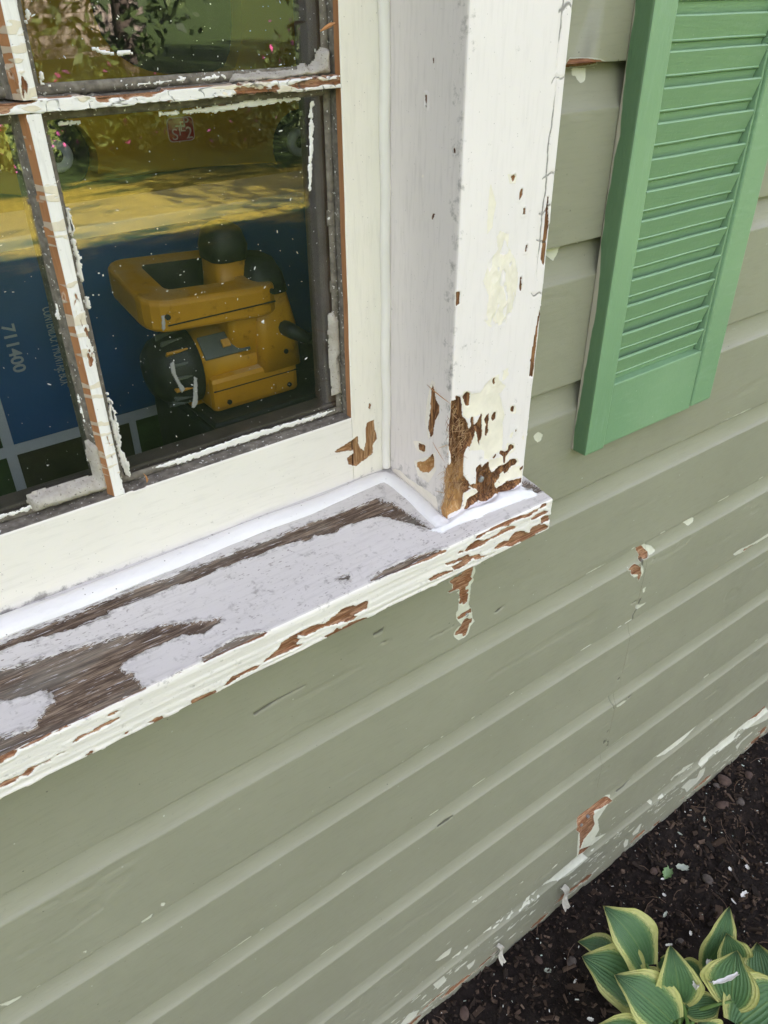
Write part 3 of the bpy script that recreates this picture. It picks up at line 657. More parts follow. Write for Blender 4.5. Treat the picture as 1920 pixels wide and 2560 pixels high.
XL, XR = -1.7, 3.4
JX = 0.912
for j in range(2, 9):
    if 3 <= j <= 7:
        board(j, XL, JX - 0.0002); board(j, JX + 0.0002, XR)
    else: board(j, XL, XR)
for j in range(1, -5, -1):
    board(j, X2 - 0.006, XR)
    board(j, XL, -0.5225 + 0.006)
for j in range(-5, -10, -1): board(j, XL, XR)
# sheathing that closes the wall behind the boards, round the window opening
for lo, hi in (((XL, 0.024, -0.3), (XR, 0.13, 1.125)), ((0.56, 0.024, 1.126), (XR, 0.13, 2.08)), ((XL, 0.024, 1.126), (-0.505, 0.13, 2.08)), ((XL, 0.024, 2.081), (XR, 0.13, 2.75))):
    box('wall_sheathing', lo, hi, mat_core, house, 0.0)
mat_roof = simple('asphalt shingles', (0.07, 0.065, 0.06), 0.9, 0.3, 30, 0.002)
bm = bmesh.new()
ev = [(-5.5, -0.32, 2.70), (5.5, -0.32, 2.70), (5.5, 3.6, 4.2), (-5.5, 3.6, 4.2), (5.5, 7.5, 2.70), (-5.5, 7.5, 2.70)]
v0 = [bm.verts.new(p) for p in ev]; v1 = [bm.verts.new((p[0], p[1], p[2] + 0.10)) for p in ev]
for a in (v0, v1): bm.faces.new((a[0], a[1], a[2], a[3])); bm.faces.new((a[3], a[2], a[4], a[5]))
for a, b_ in ((0, 1), (1, 2), (2, 4), (4, 5), (5, 3), (3, 0)): bm.faces.new((v0[a], v0[b_], v1[b_], v1[a]))
bm_obj('roof', bm, mat_roof, house)
mat_plaster = simple('interior plaster', (0.42, 0.38, 0.33), 0.9)
for nm, lo, hi in (('end_wall', (-5.2, 0.0, -0.3), (-5.08, 7.2, 2.9)), ('end_wall', (5.08, 0.0, -0.3), (5.2, 7.2, 2.9)), ('rear_wall', (-5.2, 7.1, -0.3), (5.2, 7.2, 2.85)),
                   ('front_wall', (-5.08, 0.0, -0.3), (XL - 0.004, 0.13, 2.75)), ('front_wall', (XR + 0.004, 0.0, -0.3), (5.08, 0.13, 2.75))):
    box(nm, lo, hi, simple('outer wall paint', (0.285, 0.29, 0.212)), house, 0.0)
# the room behind the window
for nm, lo, hi, m in (('room_floor', (-2.2, 0.131, 0.28), (2.4, 3.2, 0.30), simple('floor boards', (0.20, 0.13, 0.08), 0.6)),
                      ('room_ceiling', (-2.2, 0.131, 2.55), (2.4, 3.2, 2.57), mat_plaster), ('room_wall', (-2.2, 3.2, 0.28), (2.4, 3.25, 2.57), mat_plaster),
                      ('room_wall', (-2.25, 0.131, 0.28), (-2.2, 3.25, 2.57), mat_plaster), ('room_wall', (2.4, 0.131, 0.28), (2.45, 3.25, 2.57), mat_plaster)):
    box(nm, lo, hi, m, house, 0.0)
mat_nail = simple('rusty zinc nail', (0.30, 0.31, 0.32), 0.5, 0.4, 200, 0.0, 0.5, 0.6)
def nail(p, r, parent, nrm='y'):
    bm = bmesh.new()
    add_tube(bm, [(p[0], p[1] + 0.004, p[2]), (p[0], p[1] - 0.0006, p[2]), (p[0], p[1] - 0.0012, p[2])], [r, r, r * 0.7], 12)
    bm_obj('nail_head', bm, mat_nail, parent, False)
for x, z in ((0.5337, 0.9925), (0.5129, 1.0671), (0.9074, 0.266), (0.89, 0.2542)): nail((x, 0.0012, z), 0.0035, house)
# peeled strips of paint curling off the bottom board
mat_flap = simple('peeled paint strip', (0.50, 0.48, 0.40), 0.6, 0.2, 120)
for (x, z0, z1, w) in ((0.862, 0.075, 0.008, 0.02), (0.676, 0.055, 0.004, 0.014)):
    vs_, fs_ = [], []
    for i in range(9):
        t = i / 8
        for k in range(4):
            s = k / 3 - 0.5
            vs_.append((x + s * w * (1 - 0.3 * t) + 0.006 * math.sin(5 * t) + 0.012 * t, -0.003 - 0.014 * t ** 1.5 - 0.004 * math.sin(7 * t) + abs(s) * -0.006 * t, z0 + (z1 - z0) * t + 0.004 * math.sin(9 * s + 3 * t)))
    mesh_obj('peeled_paint_strip', vs_, grid_faces(9, 4), mat_flap, house)

# ================================================================ the window
window = thing('window', 'white painted sash window with peeling frame and rotten corner', 'window', (0.2, -0.03, 1.128))

# right casing: inner face, front, outer face in one sheet
def make_casing():
    prof = rounded([(XC, YS + 0.03), (XC, YC, 0.003), (X2, YC, 0.003), (X2, 0.02)], 0.0011)
    T = np.concatenate([np.arange(1.168, 1.68, 0.0012), np.arange(1.69, 2.078, 0.02)])
    P, Nn, n, m = sweep(prof, T, 'z', 1.0)
    front = (Nn[:, 1] < -0.5)
    cf = np.stack([np.where(front, P[:, 0], XC - (P[:, 1] - YC) * 0.8), P[:, 2]], 1)
    sw = wear(cf, ['cf_w'], 11, (420, 160)); su = wear(cf, ['cf_u'], 12, (380, 160))
    lin = sdf(cf, polys('cf_l'))
    lines_ = vnoise(cf[:, 0] * 420, cf[:, 1] * 14, 5)
    sw = np.maximum(sw, np.where(lin > -1, (lines_ - 0.5) * 6 + np.minimum(lin, 0.5), -60))
    cs = np.stack([P[:, 1], P[:, 2]], 1)
    side = ~front & (P[:, 0] < XC + 0.02)
    sw2 = wear(cs, ['cs_w'], 14, (420, 160)); su2 = wear(cs, ['cs_u'], 15, (380, 160))
    sw = np.where(side, np.maximum(sw2, np.where(P[:, 1] < YC + 0.006, sw, -60)), sw); su = np.where(side, su2, su)
    # cracks near the outer edge and drifting fine splits
    ex = X2 - 0.010 - 0.004 * fbm(P[:, 2] * 60, P[:, 2] * 0, 8, 3)
    sk = np.where(front & (P[:, 2] > 1.42), 1.7 - np.abs(P[:, 0] - ex) * 1400 - 1.2 * smooth(vnoise(P[:, 2] * 30, P[:, 2] * 0, 4), 0.5, 0.7), -9)
    hz = np.abs(((P[:, 2] * 38 + 0.4 * vnoise(P[:, 0] * 150, P[:, 2] * 60, 9)) % 1) - 0.5) * 26
    sk = np.where(front & (P[:, 2] > 1.40) & (P[:, 0] > X2 - 0.017), np.maximum(sk, 1.5 - hz - 3 * (vnoise(np.floor(P[:, 2] * 38), P[:, 2] * 0, 2) < 0.55)), sk)
    chip = sdf(cf, polys('cf_c'))
    rel = np.where(front, smooth(chip, -0.5, 1.5) * (0.0022 * fbm(cf[:, 0] * 210, cf[:, 1] * 90, 3, 3) - 0.0012), 0)
    d = (fbm(P[:, 0] * 20 + P[:, 1] * 20, P[:, 2] * 5, 21, 3) - 0.5) * 0.0016 + rel
    rot = smooth(sw, 1, 7) * (0.35 + 0.65 * smooth(P[:, 2], 1.36, 1.26))
    d = d - 0.0012 * smooth(sw, -0.3, 0.6) - 0.009 * rot * fbm(P[:, 0] * 160 + P[:, 1] * 160, P[:, 2] * 40, 22, 3) - 0.0006 * smooth(su, -0.3, 0.5) - 0.0006 * smooth(sk, -0.4, 0.4)
    cur = (sw > -2.2) & (sw < -0.1)
    d = np.where(cur, d + 0.0007 * fbm(P[:, 0] * 90, P[:, 2] * 90, 23, 2), d)
    P = P + Nn * d[:, None]
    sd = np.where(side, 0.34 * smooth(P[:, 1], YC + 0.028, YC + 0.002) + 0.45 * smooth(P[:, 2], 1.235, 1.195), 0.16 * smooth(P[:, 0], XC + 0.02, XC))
    su = np.where(front, np.maximum(su, np.minimum(chip, 1.0) * 0.0 - 60 * (chip < 0) + np.where(chip > 0, (fbm(cf[:, 0] * 170, cf[:, 1] * 70, 6, 3) - 0.47) * 14, 0)), su)
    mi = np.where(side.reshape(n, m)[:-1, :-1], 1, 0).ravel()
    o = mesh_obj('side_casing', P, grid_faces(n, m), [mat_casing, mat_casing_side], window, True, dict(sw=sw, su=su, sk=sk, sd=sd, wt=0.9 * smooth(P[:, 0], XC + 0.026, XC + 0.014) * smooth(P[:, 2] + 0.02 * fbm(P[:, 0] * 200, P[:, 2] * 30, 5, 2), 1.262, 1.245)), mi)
    return o
casing = make_casing()
# plain left casing and head casing, out of the picture
zero = dict(sw=-60.0, su=-60.0, sk=-60.0, sd=0.0)
def painted_box(name, lo, hi, mat, parent, bevel=0.003):
    o = box(name, lo, hi, mat, parent, bevel)
    for k, v in zero.items():
        a = o.data.attributes.new(k, 'FLOAT', 'POINT'); a.data.foreach_set('value', np.full(len(o.data.vertices), v, np.float32))
    return o
painted_box('side_casing', (-0.5225, YC, 1.170), (-0.41, YS + 0.03, 2.0), mat_casing, window)
painted_box('head_casing', (-0.5225, YC, 2.001), (X2, YS + 0.03, 2.075), mat_casing, window)

def make_sill():
    zt = lambda y: ZS0 + SLOPE * (y - YS)
    prof = rounded([(0.115, zt(0.115)), (YF, zt(YF), 0.004), (YF + 0.001, 1.1290, 0.003), (-0.001, 1.1275)], 0.0012)
    T = np.concatenate([np.arange(-0.545, -0.09, 0.012), np.arange(-0.09, 0.592, 0.0012)])
    T = np.concatenate([T, 0.592 + 0.003 * np.sin(np.linspace(0.15, 1, 5) * math.pi / 2)])
    P, Nn, n, m = sweep(prof, T, 'x', 1.0)
    top = Nn[:, 2] > 0.6; frt = Nn[:, 1] < -0.45
    st = P[:, [0, 1]]; sf = P[:, [0, 2]]
    sw = np.where(top, wear(st, ['st_w'], 41, (70, 620), 5.5), np.where(frt, wear(sf, ['sf_w'], 42, (110, 420), 2.6), -60))
    low = 1.1322 + 0.0028 * fbm(P[:, 0] * 60, P[:, 0] * 0, 43, 4) - P[:, 2]
    sw = np.where(frt | (P[:, 2] < 1.131), np.maximum(sw, low * 1000 - 0.2), sw)
    su = np.where(top, wear(st, ['st_k'], 44, (160, 160)), -60)
    caulk = np.where(top, smooth(su, -1, 9), 0)
    grain = fbm(P[:, 0] * 9, P[:, 1] * 330 + P[:, 2] * 330, 45, 3)
    d = (fbm(P[:, 0] * 14, P[:, 1] * 40, 46, 3) - 0.5) * 0.0016
    ridge = np.where(frt, (fbm(P[:, 0] * 5, P[:, 2] * 260, 47, 3) - 0.5) * 0.0016, 0)
    d = d + ridge - 0.0014 * smooth(sw, -0.3, 0.7) - 0.0024 * smooth(sw, 0.2, 2.5) * grain + caulk * (0.0035 + 0.004 * fbm(P[:, 0] * 70, P[:, 1] * 70, 48, 3))
    cur = (sw > -3.0) & (sw < -0.1)
    d = np.where(cur, d + 0.0009 * fbm(P[:, 0] * 80, P[:, 1] * 80 + P[:, 2] * 80, 49, 2), d)
    endr = np.clip((P[:, 0] - 0.592) / 0.003, 0, 1)
    d = d - 0.003 * (1 - np.sqrt(1 - np.clip(endr, 0, 0.98) ** 2))
    P = P + Nn * d[:, None]
    sd = np.where(top, 0.20 + 0.25 * (sw > -4), 0.12)
    mi = np.where((frt | (P[:, 2] < 1.14)).reshape(n, m)[:-1, :-1], 1, 0).ravel()
    F = grid_faces(n, m)
    F.append([(n - 1) * m + i for i in range(m)]); F.append(list(range(m))[::-1]); mi = np.append(mi, [1, 1])
    return mesh_obj('sill', P, F, [mat_sill_top, mat_sill_front], window, True, dict(sw=sw, su=su, sk=np.full(len(P), -60.0), sd=sd), mi)
sill = make_sill()

def member(name, prof, T, axis, out, mats, wkeys, sdfun=None, side_mat=None, seed=0, flake=0.0):
    P, Nn, n, m = sweep(prof, T, axis, out)
    f2 = P[:, [0, 2]]
    face = Nn[:, 1] < -0.6
    g = (160, 420) if axis == 'x' else (420, 160)
    sw = wear(f2, wkeys, 70 + seed, g) if wkeys else np.full(len(P), -60.0)
    if flake > 0:
        f = fbm(f2[:, 0] * (55 if axis == 'x' else 210), f2[:, 1] * (210 if axis == 'x' else 55), 80 + seed, 4)
        sw = np.maximum(sw, (f - (1 - flake)) * 22)
    su = np.full(len(P), -60.0)
    if flake > 0: su = (fbm(f2[:, 0] * 60, f2[:, 1] * 200, 90 + seed, 3) - 0.60) * 20
    sk = np.full(len(P), -60.0)
    if flake > 0.3:
        c = np.abs(((f2[:, 0] * 70 + 1.6 * vnoise(f2[:, 0] * 90, f2[:, 1] * 260, 6)) % 1) - 0.5) * 14
        sk = 1.3 - c - 4 * (vnoise(np.floor(f2[:, 0] * 70), f2[:, 0] * 0, 3) < 0.45)
    sd = sdfun(P) if sdfun else np.zeros(len(P))
    d = (fbm(f2[:, 0] * 20, f2[:, 1] * 20, 91 + seed, 3) - 0.5) * 0.0012 - 0.0012 * smooth(sw, -0.3, 0.6) - 0.001 * smooth(sw, 0.5, 3) * fbm(f2[:, 0] * 300, f2[:, 1] * 60, 92, 2)
    d = np.where((sw > -1.8) & (sw < -0.1), d + 0.0006, d)
    P = P + Nn * d[:, None]
    mi = None
    if side_mat: 
        mi = np.zeros((n, m), int); Pm = P.reshape(n, m, 3); Fm = face.reshape(n, m)
        mi[~Fm & (Pm[:, :, 1] > YS + 0.0012)] = 1
        mi[~Fm & (Pm[:, :, 1] > YS + 0.0098)] = 2
        mi = mi[:-1, :-1].ravel()
    return mesh_obj(name, P, grid_faces(n, m), [mats] + (side_mat or []), window, True, dict(sw=sw, su=su, sk=sk, sd=sd), mi)

mat_redwood = peel('bare rabbet wood', (0.40, 0.185, 0.08), (0.5, 0.4, 0.3), WOOD_RED, 'z', dirt=0.8)
mat_bed = NB('old putty bed')
_n = mat_bed.noise(140, 4); _c = mat_bed.ramp(_n, [(0.3, (0.085, 0.075, 0.06)), (0.55, (0.17, 0.15, 0.12)), (0.75, (0.24, 0.22, 0.18))])
_c = mat_bed.mix(mat_bed.range(mat_bed.noise(330, 2), 0.66, 0.69), _c, (0.66, 0.65, 0.60))
mat_bed = mat_bed.done(_c, 0.9, mat_bed.bump(_n, 0.001))
rz = lambda a, b, s: np.arange(a, b + s * 0.5, s)
# bottom rail, stiles, top rail
member('bottom_rail', rounded([(0.112, 1.2735), (YS, 1.2735, 0.002), (YS, 1.180)], 0.0013), np.concatenate([rz(-0.36, 0.0, 0.01), rz(0.0013, 0.4185, 0.0013)]), 'x', 1.0, mat_sash, ['ra_w'],
       lambda P: 0.75 * smooth(P[:, 2], 1.208 - 0.012 * smooth(P[:, 0], 0.0, 0.42), 1.196 - 0.012 * smooth(P[:, 0], 0.0, 0.42)), [mat_bed, mat_bed], 1)
member('stile', rounded([(0.4190, 0.112), (0.4190, YS, 0.0015), (0.472, YS)], 0.0012), np.concatenate([rz(1.18, 1.68, 0.0014), rz(1.70, 1.985, 0.02)]), 'z', 1.0, mat_stile, ['ra_w'],
       lambda P: 0.6 * smooth(P[:, 2], 1.215, 1.185), [mat_redwood, mat_bed], 2)
painted_box('stile', (-0.41, YS, 1.18), (-0.361, 0.112, 1.985), mat_stile, window)
painted_box('top_rail', (-0.36, YS, 1.90), (0.4185, 0.112, 2.0), mat_sash, window)
# glazing bars
VX = [0.1612, -0.0968]
for k, x in enumerate(VX):
    for z0, z1 in ((1.2738, 1.5822), (1.5904, 1.899)):
        T = rz(z0, z1, 0.0014) if k == 0 else rz(z0, z1, 0.02)
        member('muntin', rounded([(x - 0.0075, 0.112), (x - 0.0066, YG - 0.001), (x + 0.0006, YS, 0.0012), (x + 0.0098, YS, 0.0012), (x + 0.0115, 0.112)], 0.0011), T, 'z', 1.0, mat_muntin_v, [], None, [mat_redwood, mat_bed], 3 + k, 0.24)
member('muntin', rounded([(0.112, 1.5915), (YS, 1.5903, 0.0012), (YS, 1.5822, 0.0012), (0.112, 1.581)], 0.0011), np.concatenate([rz(-0.36, 0.1, 0.01), rz(0.1013, 0.4185, 0.0013)]), 'x', 1.0, mat_muntin, [], None, [mat_redwood, mat_bed], 6, 0.42)
# inner half of the sash, seen through the glass
mat_inner = simple('dark inner sash', (0.10, 0.075, 0.065), 0.6, 0.3)
for lo, hi in (((-0.36, 0.0975, 1.25), (0.42, 0.120, 1.285)), ((0.402, 0.0975, 1.286), (0.44, 0.120, 1.985))):
    box('inner_sash_edge', lo, hi, mat_inner, window, 0.002)
# panes
b = NB('old window glass')
lw = b.n('ShaderNodeLayerWeight', {'Blend': 0.5}, out=1)
sch = b.math('ADD', b.math('MULTIPLY', b.math('POWER', lw, 5.0), 0.95), 0.05)
wav = b.bump(b.noise(4, 1), 0.0004, 1.0)
gl = b.n('ShaderNodeBsdfGlossy', {'Color': (1, 1, 1), 'Roughness': 0.012, 'Normal': wav})
tr = b.n('ShaderNodeBsdfTransparent', {'Color': (0.86, 0.88, 0.865)})
mx = b.n('ShaderNodeMixShader', {0: sch, 1: tr, 2: gl})
df = b.n('ShaderNodeBsdfDiffuse', {'Color': (0.5, 0.5, 0.47)})
dust = b.math('MULTIPLY', b.range(b.noise(7, 5, 0.7), 0.35, 0.75), 0.009)
mx2 = b.n('ShaderNodeMixShader', {0: dust, 1: mx, 2: df})
b.t.links.new(mx2, b.out.inputs[0]); mat_glass = b.m
mat_smear = simple('white paint smear', (0.78, 0.77, 0.73), 0.5, 0.08, 90)
mat_drip = simple('dried grey drip', (0.20, 0.205, 0.19), 0.6, 0.1)
mat_putty = NB('old window putty')
_n = mat_putty.noise(60, 5, 0.7); _c = mat_putty.ramp(_n, [(0.3, (0.31, 0.28, 0.235)), (0.6, (0.44, 0.41, 0.355)), (0.8, (0.52, 0.49, 0.43))])
_c = mat_putty.mix(mat_putty.range(mat_putty.noise(420, 2), 0.63, 0.69), _c, (0.16, 0.14, 0.12))
mat_putty = mat_putty.done(_c, 0.85, mat_putty.bump(mat_putty.noise(150, 4), 0.0016))

def sheet(name, plist, y, hfun, mat, parent, step=0.0009, seed=0, jag=1.6, gx=160):
    """a thick patch lying on the glass: outline = polygons with a ragged edge, height grows from the rim"""
    V, F = [], []
    for poly in plist:
        lo, hi = poly.min(0) - 0.002, poly.max(0) + 0.002
        X = np.arange(lo[0], hi[0], step); Z = np.arange(lo[1], hi[1], step)
        if len(X) < 2 or len(Z) < 2: continue
        g = np.stack(np.meshgrid(X, Z, indexing='ij'), -1).reshape(-1, 2)
        s = sdf(g, [poly]) + (fbm(g[:, 0] * gx, g[:, 1] * gx, seed, 4) - 0.5) * 2 * jag
        h = hfun(s, g)
        n, m = len(X), len(Z); k0 = len(V)
        S = (s > 0).reshape(n, m); cell = S[:-1, :-1] | S[1:, :-1] | S[:-1, 1:] | S[1:, 1:]
        used = np.zeros((n, m), bool)
        used[:-1, :-1] |= cell; used[1:, :-1] |= cell; used[:-1, 1:] |= cell; used[1:, 1:] |= cell
        ix = np.full((n, m), -1); ix[used] = np.arange(used.sum()) + k0
        h = np.where(s > 0, h, -0.0006).reshape(n, m); G = g.reshape(n, m, 2)
        V += np.stack([G[used][:, 0], y - h[used], G[used][:, 1]], 1).tolist()
        i, j = np.where(cell)
        F += np.stack([ix[i, j], ix[i + 1, j], ix[i + 1, j + 1], ix[i, j + 1]], 1).tolist()
    return mesh_obj(name, V, F, mat, parent)

panes = {}
cols = [(-0.361, -0.0975), (-0.087, 0.1607), (0.1712, 0.4188)]
rows = [(1.2737, 1.5818), (1.5907, 1.8995)]
sm = polys('gl_s')
for ci, (x0, x1) in enumerate(cols):
    for ri, (z0, z1) in enumerate(rows):
        pane = box('pane', (x0 + 0.0005, YG, z0 + 0.0005), (x1 - 0.0005, YG + 0.0025, z1 - 0.0005), mat_glass, window, 0.0)
        panes[ci, ri] = pane
        if ci == 0: continue
        # what is left of the putty along the rabbet
        w = 0.0065
        bedp = [np.array([(x0, z0), (x1, z0), (x1, z0 + w), (x0, z0 + w)]), np.array([(x0, z1 - w), (x1, z1 - w), (x1, z1), (x0, z1)]),
                np.array([(x0, z0), (x0 + w, z0), (x0 + w, z1), (x0, z1)]), np.array([(x1 - w, z0), (x1, z0), (x1, z1), (x1 - w, z1)])]
        bedp = [p for p in bedp if p[:, 1].min() < 1.68]
        sheet('putty_bed', bedp, YG - 0.0002, lambda s, g: 0.0012 + 0.0016 * smooth(s, 0, 3) * fbm(g[:, 0] * 120, g[:, 1] * 120, 5, 2), mat_bed, pane, 0.0016, 20 + ci, 0.9, 90)
        inside = [p for p in sm if x0 <= p[:, 0].mean() <= x1 and z0 <= p[:, 1].mean() <= z1]
        if inside: sheet('paint_smear', inside, YG - 0.0024, lambda s, g: 0.0004 + 0 * s, mat_smear, pane, 0.0007, 30 + ri, 2.0, 330)
        dr = [p for p in polys('gl_d') if x0 <= p[:, 0].mean() <= x1 and z0 <= p[:, 1].mean() <= z1]
        if dr: sheet('dried_drip', dr, YG - 0.0002, lambda s, g: 0.0003 + 0 * s, mat_drip, pane, 0.0007, 33, 0.5, 200)
        # paint dust and flecks
        bm = bmesh.new()
        for k in range(230 if ri == 0 else 110):
            x, z = random.uniform(x0 + 0.004, x1 - 0.004), random.uniform(z0 + 0.004, min(z1 - 0.004, 1.67))
            r = random.choice([0.00016, 0.0002, 0.00026, 0.0004]) * random.uniform(0.7, 1.4)
            a = random.uniform(0, 3.14); e = random.choice([1, 1, 1, 1.6, 4.0])
            pts = []
            for i in range(5):
                t = 2 * math.pi * i / 5; u, v = r * e * math.cos(t), r * math.sin(t)
                pts.append((x + u * math.cos(a) - v * math.sin(a), YG - 0.0006, z + u * math.sin(a) + v * math.cos(a)))
            lo_ = [bm.verts.new((p[0], YG - 0.0001, p[2])) for p in pts]; hi_ = [bm.verts.new(p) for p in pts]
            bm.faces.new(hi_)
            for i in range(5): bm.faces.new((lo_[i], lo_[(i + 1) % 5], hi_[(i + 1) % 5], hi_[i]))
        tag(bm_obj('paint_speck', bm, mat_smear, pane), kind='stuff')
pt = polys('ra_p')
hp = lambda s, g: 0.0125 * (1 - np.exp(-np.clip(s, 0, 99) / 3.0)) * (0.86 + 0.2 * fbm(g[:, 0] * 90, g[:, 1] * 90, 7, 4)) 
for k, p in enumerate(pt): sheet('putty', [p], YG - 0.0005, (lambda s, g: hp(s, g) * 0.4) if k == 2 else hp, mat_putty, window, 0.0012, 50 + k, 1.2, 200)

# caulk: along the sash, into the corner, along the casing
def bead(name, pts, rad, sq, seed, mat=None):
    V, F = [], []
    n, m = len(pts), 14
    for k, p in enumerate(pts):
        t = np.array(pts[min(k + 1, n - 1)]) - np.array(pts[max(k - 1, 0)]); t /= np.linalg.norm(t)
        up = np.array([0, 0, 1.0]) if abs(t[2]) < 0.8 else np.array([0.7, -0.7, 0]); a = np.cross(t, up); a /= np.linalg.norm(a); c = np.cross(a, t)
        r = rad * (1.0 if abs(t[2]) > 0.8 else (1.0 - 0.36 * float(np.clip((p[0] + 0.02) / 0.47, 0, 1)))) * (0.90 + 0.2 * fbm(np.array([k * 0.05]), np.array([seed * 3.1]), seed, 3)[0])
        for i in range(m + 1):
            g = 2 * math.pi * i / m
            V.append(np.array(p) + a * r * math.cos(g) + c * r * sq * math.sin(g))
    for k in range(n - 1):
        for i in range(m): F.append((k * (m + 1) + i, k * (m + 1) + i + 1, (k + 1) * (m + 1) + i + 1, (k + 1) * (m + 1) + i))
    return mesh_obj(name, V, F, mat or mat_caulk, window)
zs = lambda y: ZS0 + SLOPE * (y - YS)
pts = [(x, 0.0605 + 0.0050 * np.clip(x / 0.45, 0, 1) + 0.0012 * math.sin(x * 31), zs(0.0610) - 0.0005 - 0.001 * np.clip(x / 0.45, 0, 1) + 0.0008 * math.sin(x * 47)) for x in np.arange(-0.36, 0.447, 0.006)]
pts += [(0.4525, 0.0625, zs(0.0625) + 0.0), (0.4565, 0.055, zs(0.055) - 0.001)]
pts += [(0.4585 + 0.001 * math.sin(y * 90), y, zs(y) - 0.001) for y in np.arange(0.046, -0.030, -0.005)]
pts += [(0.459, -0.034, zs(-0.034) - 0.002)]
bead('caulk_bead', pts, 0.0150, 0.55, 2)
bead('caulk_bead', [(0.4625 + 0.0006 * math.sin(z * 60), 0.0735, z) for z in np.arange(1.2, 1.985, 0.012)], 0.0056, 0.9, 5, simple('old cream caulk', (0.76, 0.735, 0.68), 0.4, 0.03, 30))
nail((0.5165, -0.0245, 1.2107), 0.0036, casing)
# torn wood fibres at the rotten foot of the casing
def fibres(n, key, lo, hi, cols_mat, seed, inx, xcap):
    r = random.Random(seed); P = polys(key)[inx]; bm = bmesh.new(); k = 0
    while k < n:
        x, z = r.uniform(P[:, 0].min(), min(P[:, 0].max(), xcap)), r.uniform(P[:, 1].min(), P[:, 1].max())
        if sdf(np.array([[x, z]]), [P])[0] < 0.6: continue
        if r.random() > 0.25 + 0.75 * math.exp(-((z - 1.232) / 0.018) ** 2) + 0.4 * math.exp(-((z - 1.285) / 0.02) ** 2): continue
        L = r.uniform(lo, hi) * (1.5 if r.random() < 0.08 else 1); a = r.gauss(0, 0.9) + (0 if r.random() < 0.7 else math.pi); o_ = r.uniform(0.0, 0.35) if r.random() < 0.8 else r.uniform(0.4, 0.9)
        d = Vector((math.sin(a), -o_, math.cos(a) * r.choice((1, -1)))).normalized()
        p0 = Vector((x, YC + 0.004, z)); bend = Vector((r.gauss(0, 0.3), -abs(r.gauss(0, 0.25)), r.gauss(0, 0.3)))
        pp = [p0 + d * (L * t) + bend * (L * t * t * 0.6) for t in (0, 0.35, 0.7, 1)]
        for q in pp: q.y = min(q.y, YC + 0.003)
        w = r.uniform(0.00018, 0.00042)
        add_tube(bm, pp, [w, w, w * 0.8, w * 0.25], 3, False); k += 1
    return tag(bm_obj('torn_wood_fibre', bm, cols_mat, casing), kind='stuff')
def fibre_mat(name, a, c):
    b = NB(name); i = b.n('ShaderNodeNewGeometry', out=8)
    return b.done(b.mix(i, a, c), 0.8)
fibres(330, 'cf_w', 0.004, 0.015, fibre_mat('tan wood fibre', (0.20, 0.09, 0.035), (0.58, 0.38, 0.20)), 3, 0, 0.492)
fibres(110, 'cf_w', 0.004, 0.013, fibre_mat('dark wood fibre', (0.06, 0.028, 0.014), (0.28, 0.15, 0.08)), 4, 9, 1.0)
mat_split = fibre_mat('orange splinter', (0.42, 0.18, 0.06), (0.55, 0.28, 0.12))
def splinter(p, w):
    bm = bmesh.new(); add_tube(bm, p, [w * 0.3, w, w * 0.8, w * 0.15], 4); bm_obj('splinter', bm, mat_split, window)
lerp4 = lambda a, c, k: [tuple(a[i] + (c[i] - a[i]) * t + k[i] * math.sin(math.pi * t) for i in range(3)) for t in (0, 0.35, 0.7, 1)]
splinter(lerp4((0.412, 0.072, 1.6285), (0.395, 0.068, 1.6235), (0, -0.002, 0.001)), 0.0016)
splinter(lerp4((0.1918, 0.074, 1.2785), (0.1885, 0.068, 1.2925), (0.001, -0.002, 0)), 0.0010)
splinter(lerp4((0.4645, 0.0085, 1.3235), (0.462, -0.0315, 1.3185), (-0.002, 0, 0.001)), 0.0006)
splinter(lerp4((0.4655, -0.002, 1.2630), (0.463, -0.026, 1.2500), (-0.001, 0, 0.001)), 0.0004)

# ================================================================ the shutter
shutter = thing('shutter', 'green painted louvred shutter hanging beside the window', 'shutter', (0.8125, -0.011, 1.179))
b = NB('green shutter paint')
sf_ = b.noise(5, 4); c = b.mix(b.range(sf_, 0.3, 0.7), (0.172, 0.315, 0.172), (0.215, 0.370, 0.205))
c = b.mix(b.range(b.noise(26, 4, 0.6, b.map((1, 1, 7))), 0.55, 0.75, 0.0, 0.35), c, (0.26, 0.42, 0.27))
c = b.mix(b.range(b.vor(70), 0.03, 0.05, 0.7, 0.0), c, (0.10, 0.15, 0.10))
c = b.mix(b.range(b.vor(48), 0.022, 0.032, 0.8, 0.0), c, (0.50, 0.60, 0.48)); c = b.mix(b.range(b.noise(3, 5, 0.7), 0.5, 0.72, 0.0, 0.3), c, (0.30, 0.40, 0.27))
hh = b.math('ADD', b.math('MULTIPLY', b.noise(60, 4, 0.6, b.map((1, 1, 6))), 0.5), b.math('MULTIPLY', b.noise(190, 3), 0.3))
mat_green = b.done(c, b.math('ADD', b.math('MULTIPLY', b.noise(20, 3), 0.2), 0.35), b.bump(hh, 0.0007), 0.45)
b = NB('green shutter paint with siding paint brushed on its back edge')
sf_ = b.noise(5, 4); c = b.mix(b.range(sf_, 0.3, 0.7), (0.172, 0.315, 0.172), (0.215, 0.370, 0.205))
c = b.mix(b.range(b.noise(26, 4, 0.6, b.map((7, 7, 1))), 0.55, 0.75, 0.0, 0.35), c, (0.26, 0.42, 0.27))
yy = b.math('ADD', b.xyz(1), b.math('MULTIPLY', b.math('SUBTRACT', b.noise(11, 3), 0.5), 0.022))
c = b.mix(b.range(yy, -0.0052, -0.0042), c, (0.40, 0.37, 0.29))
_nx = b.n('ShaderNodeSeparateXYZ', {0: b.n('ShaderNodeNewGeometry', out=1)}, out=0)
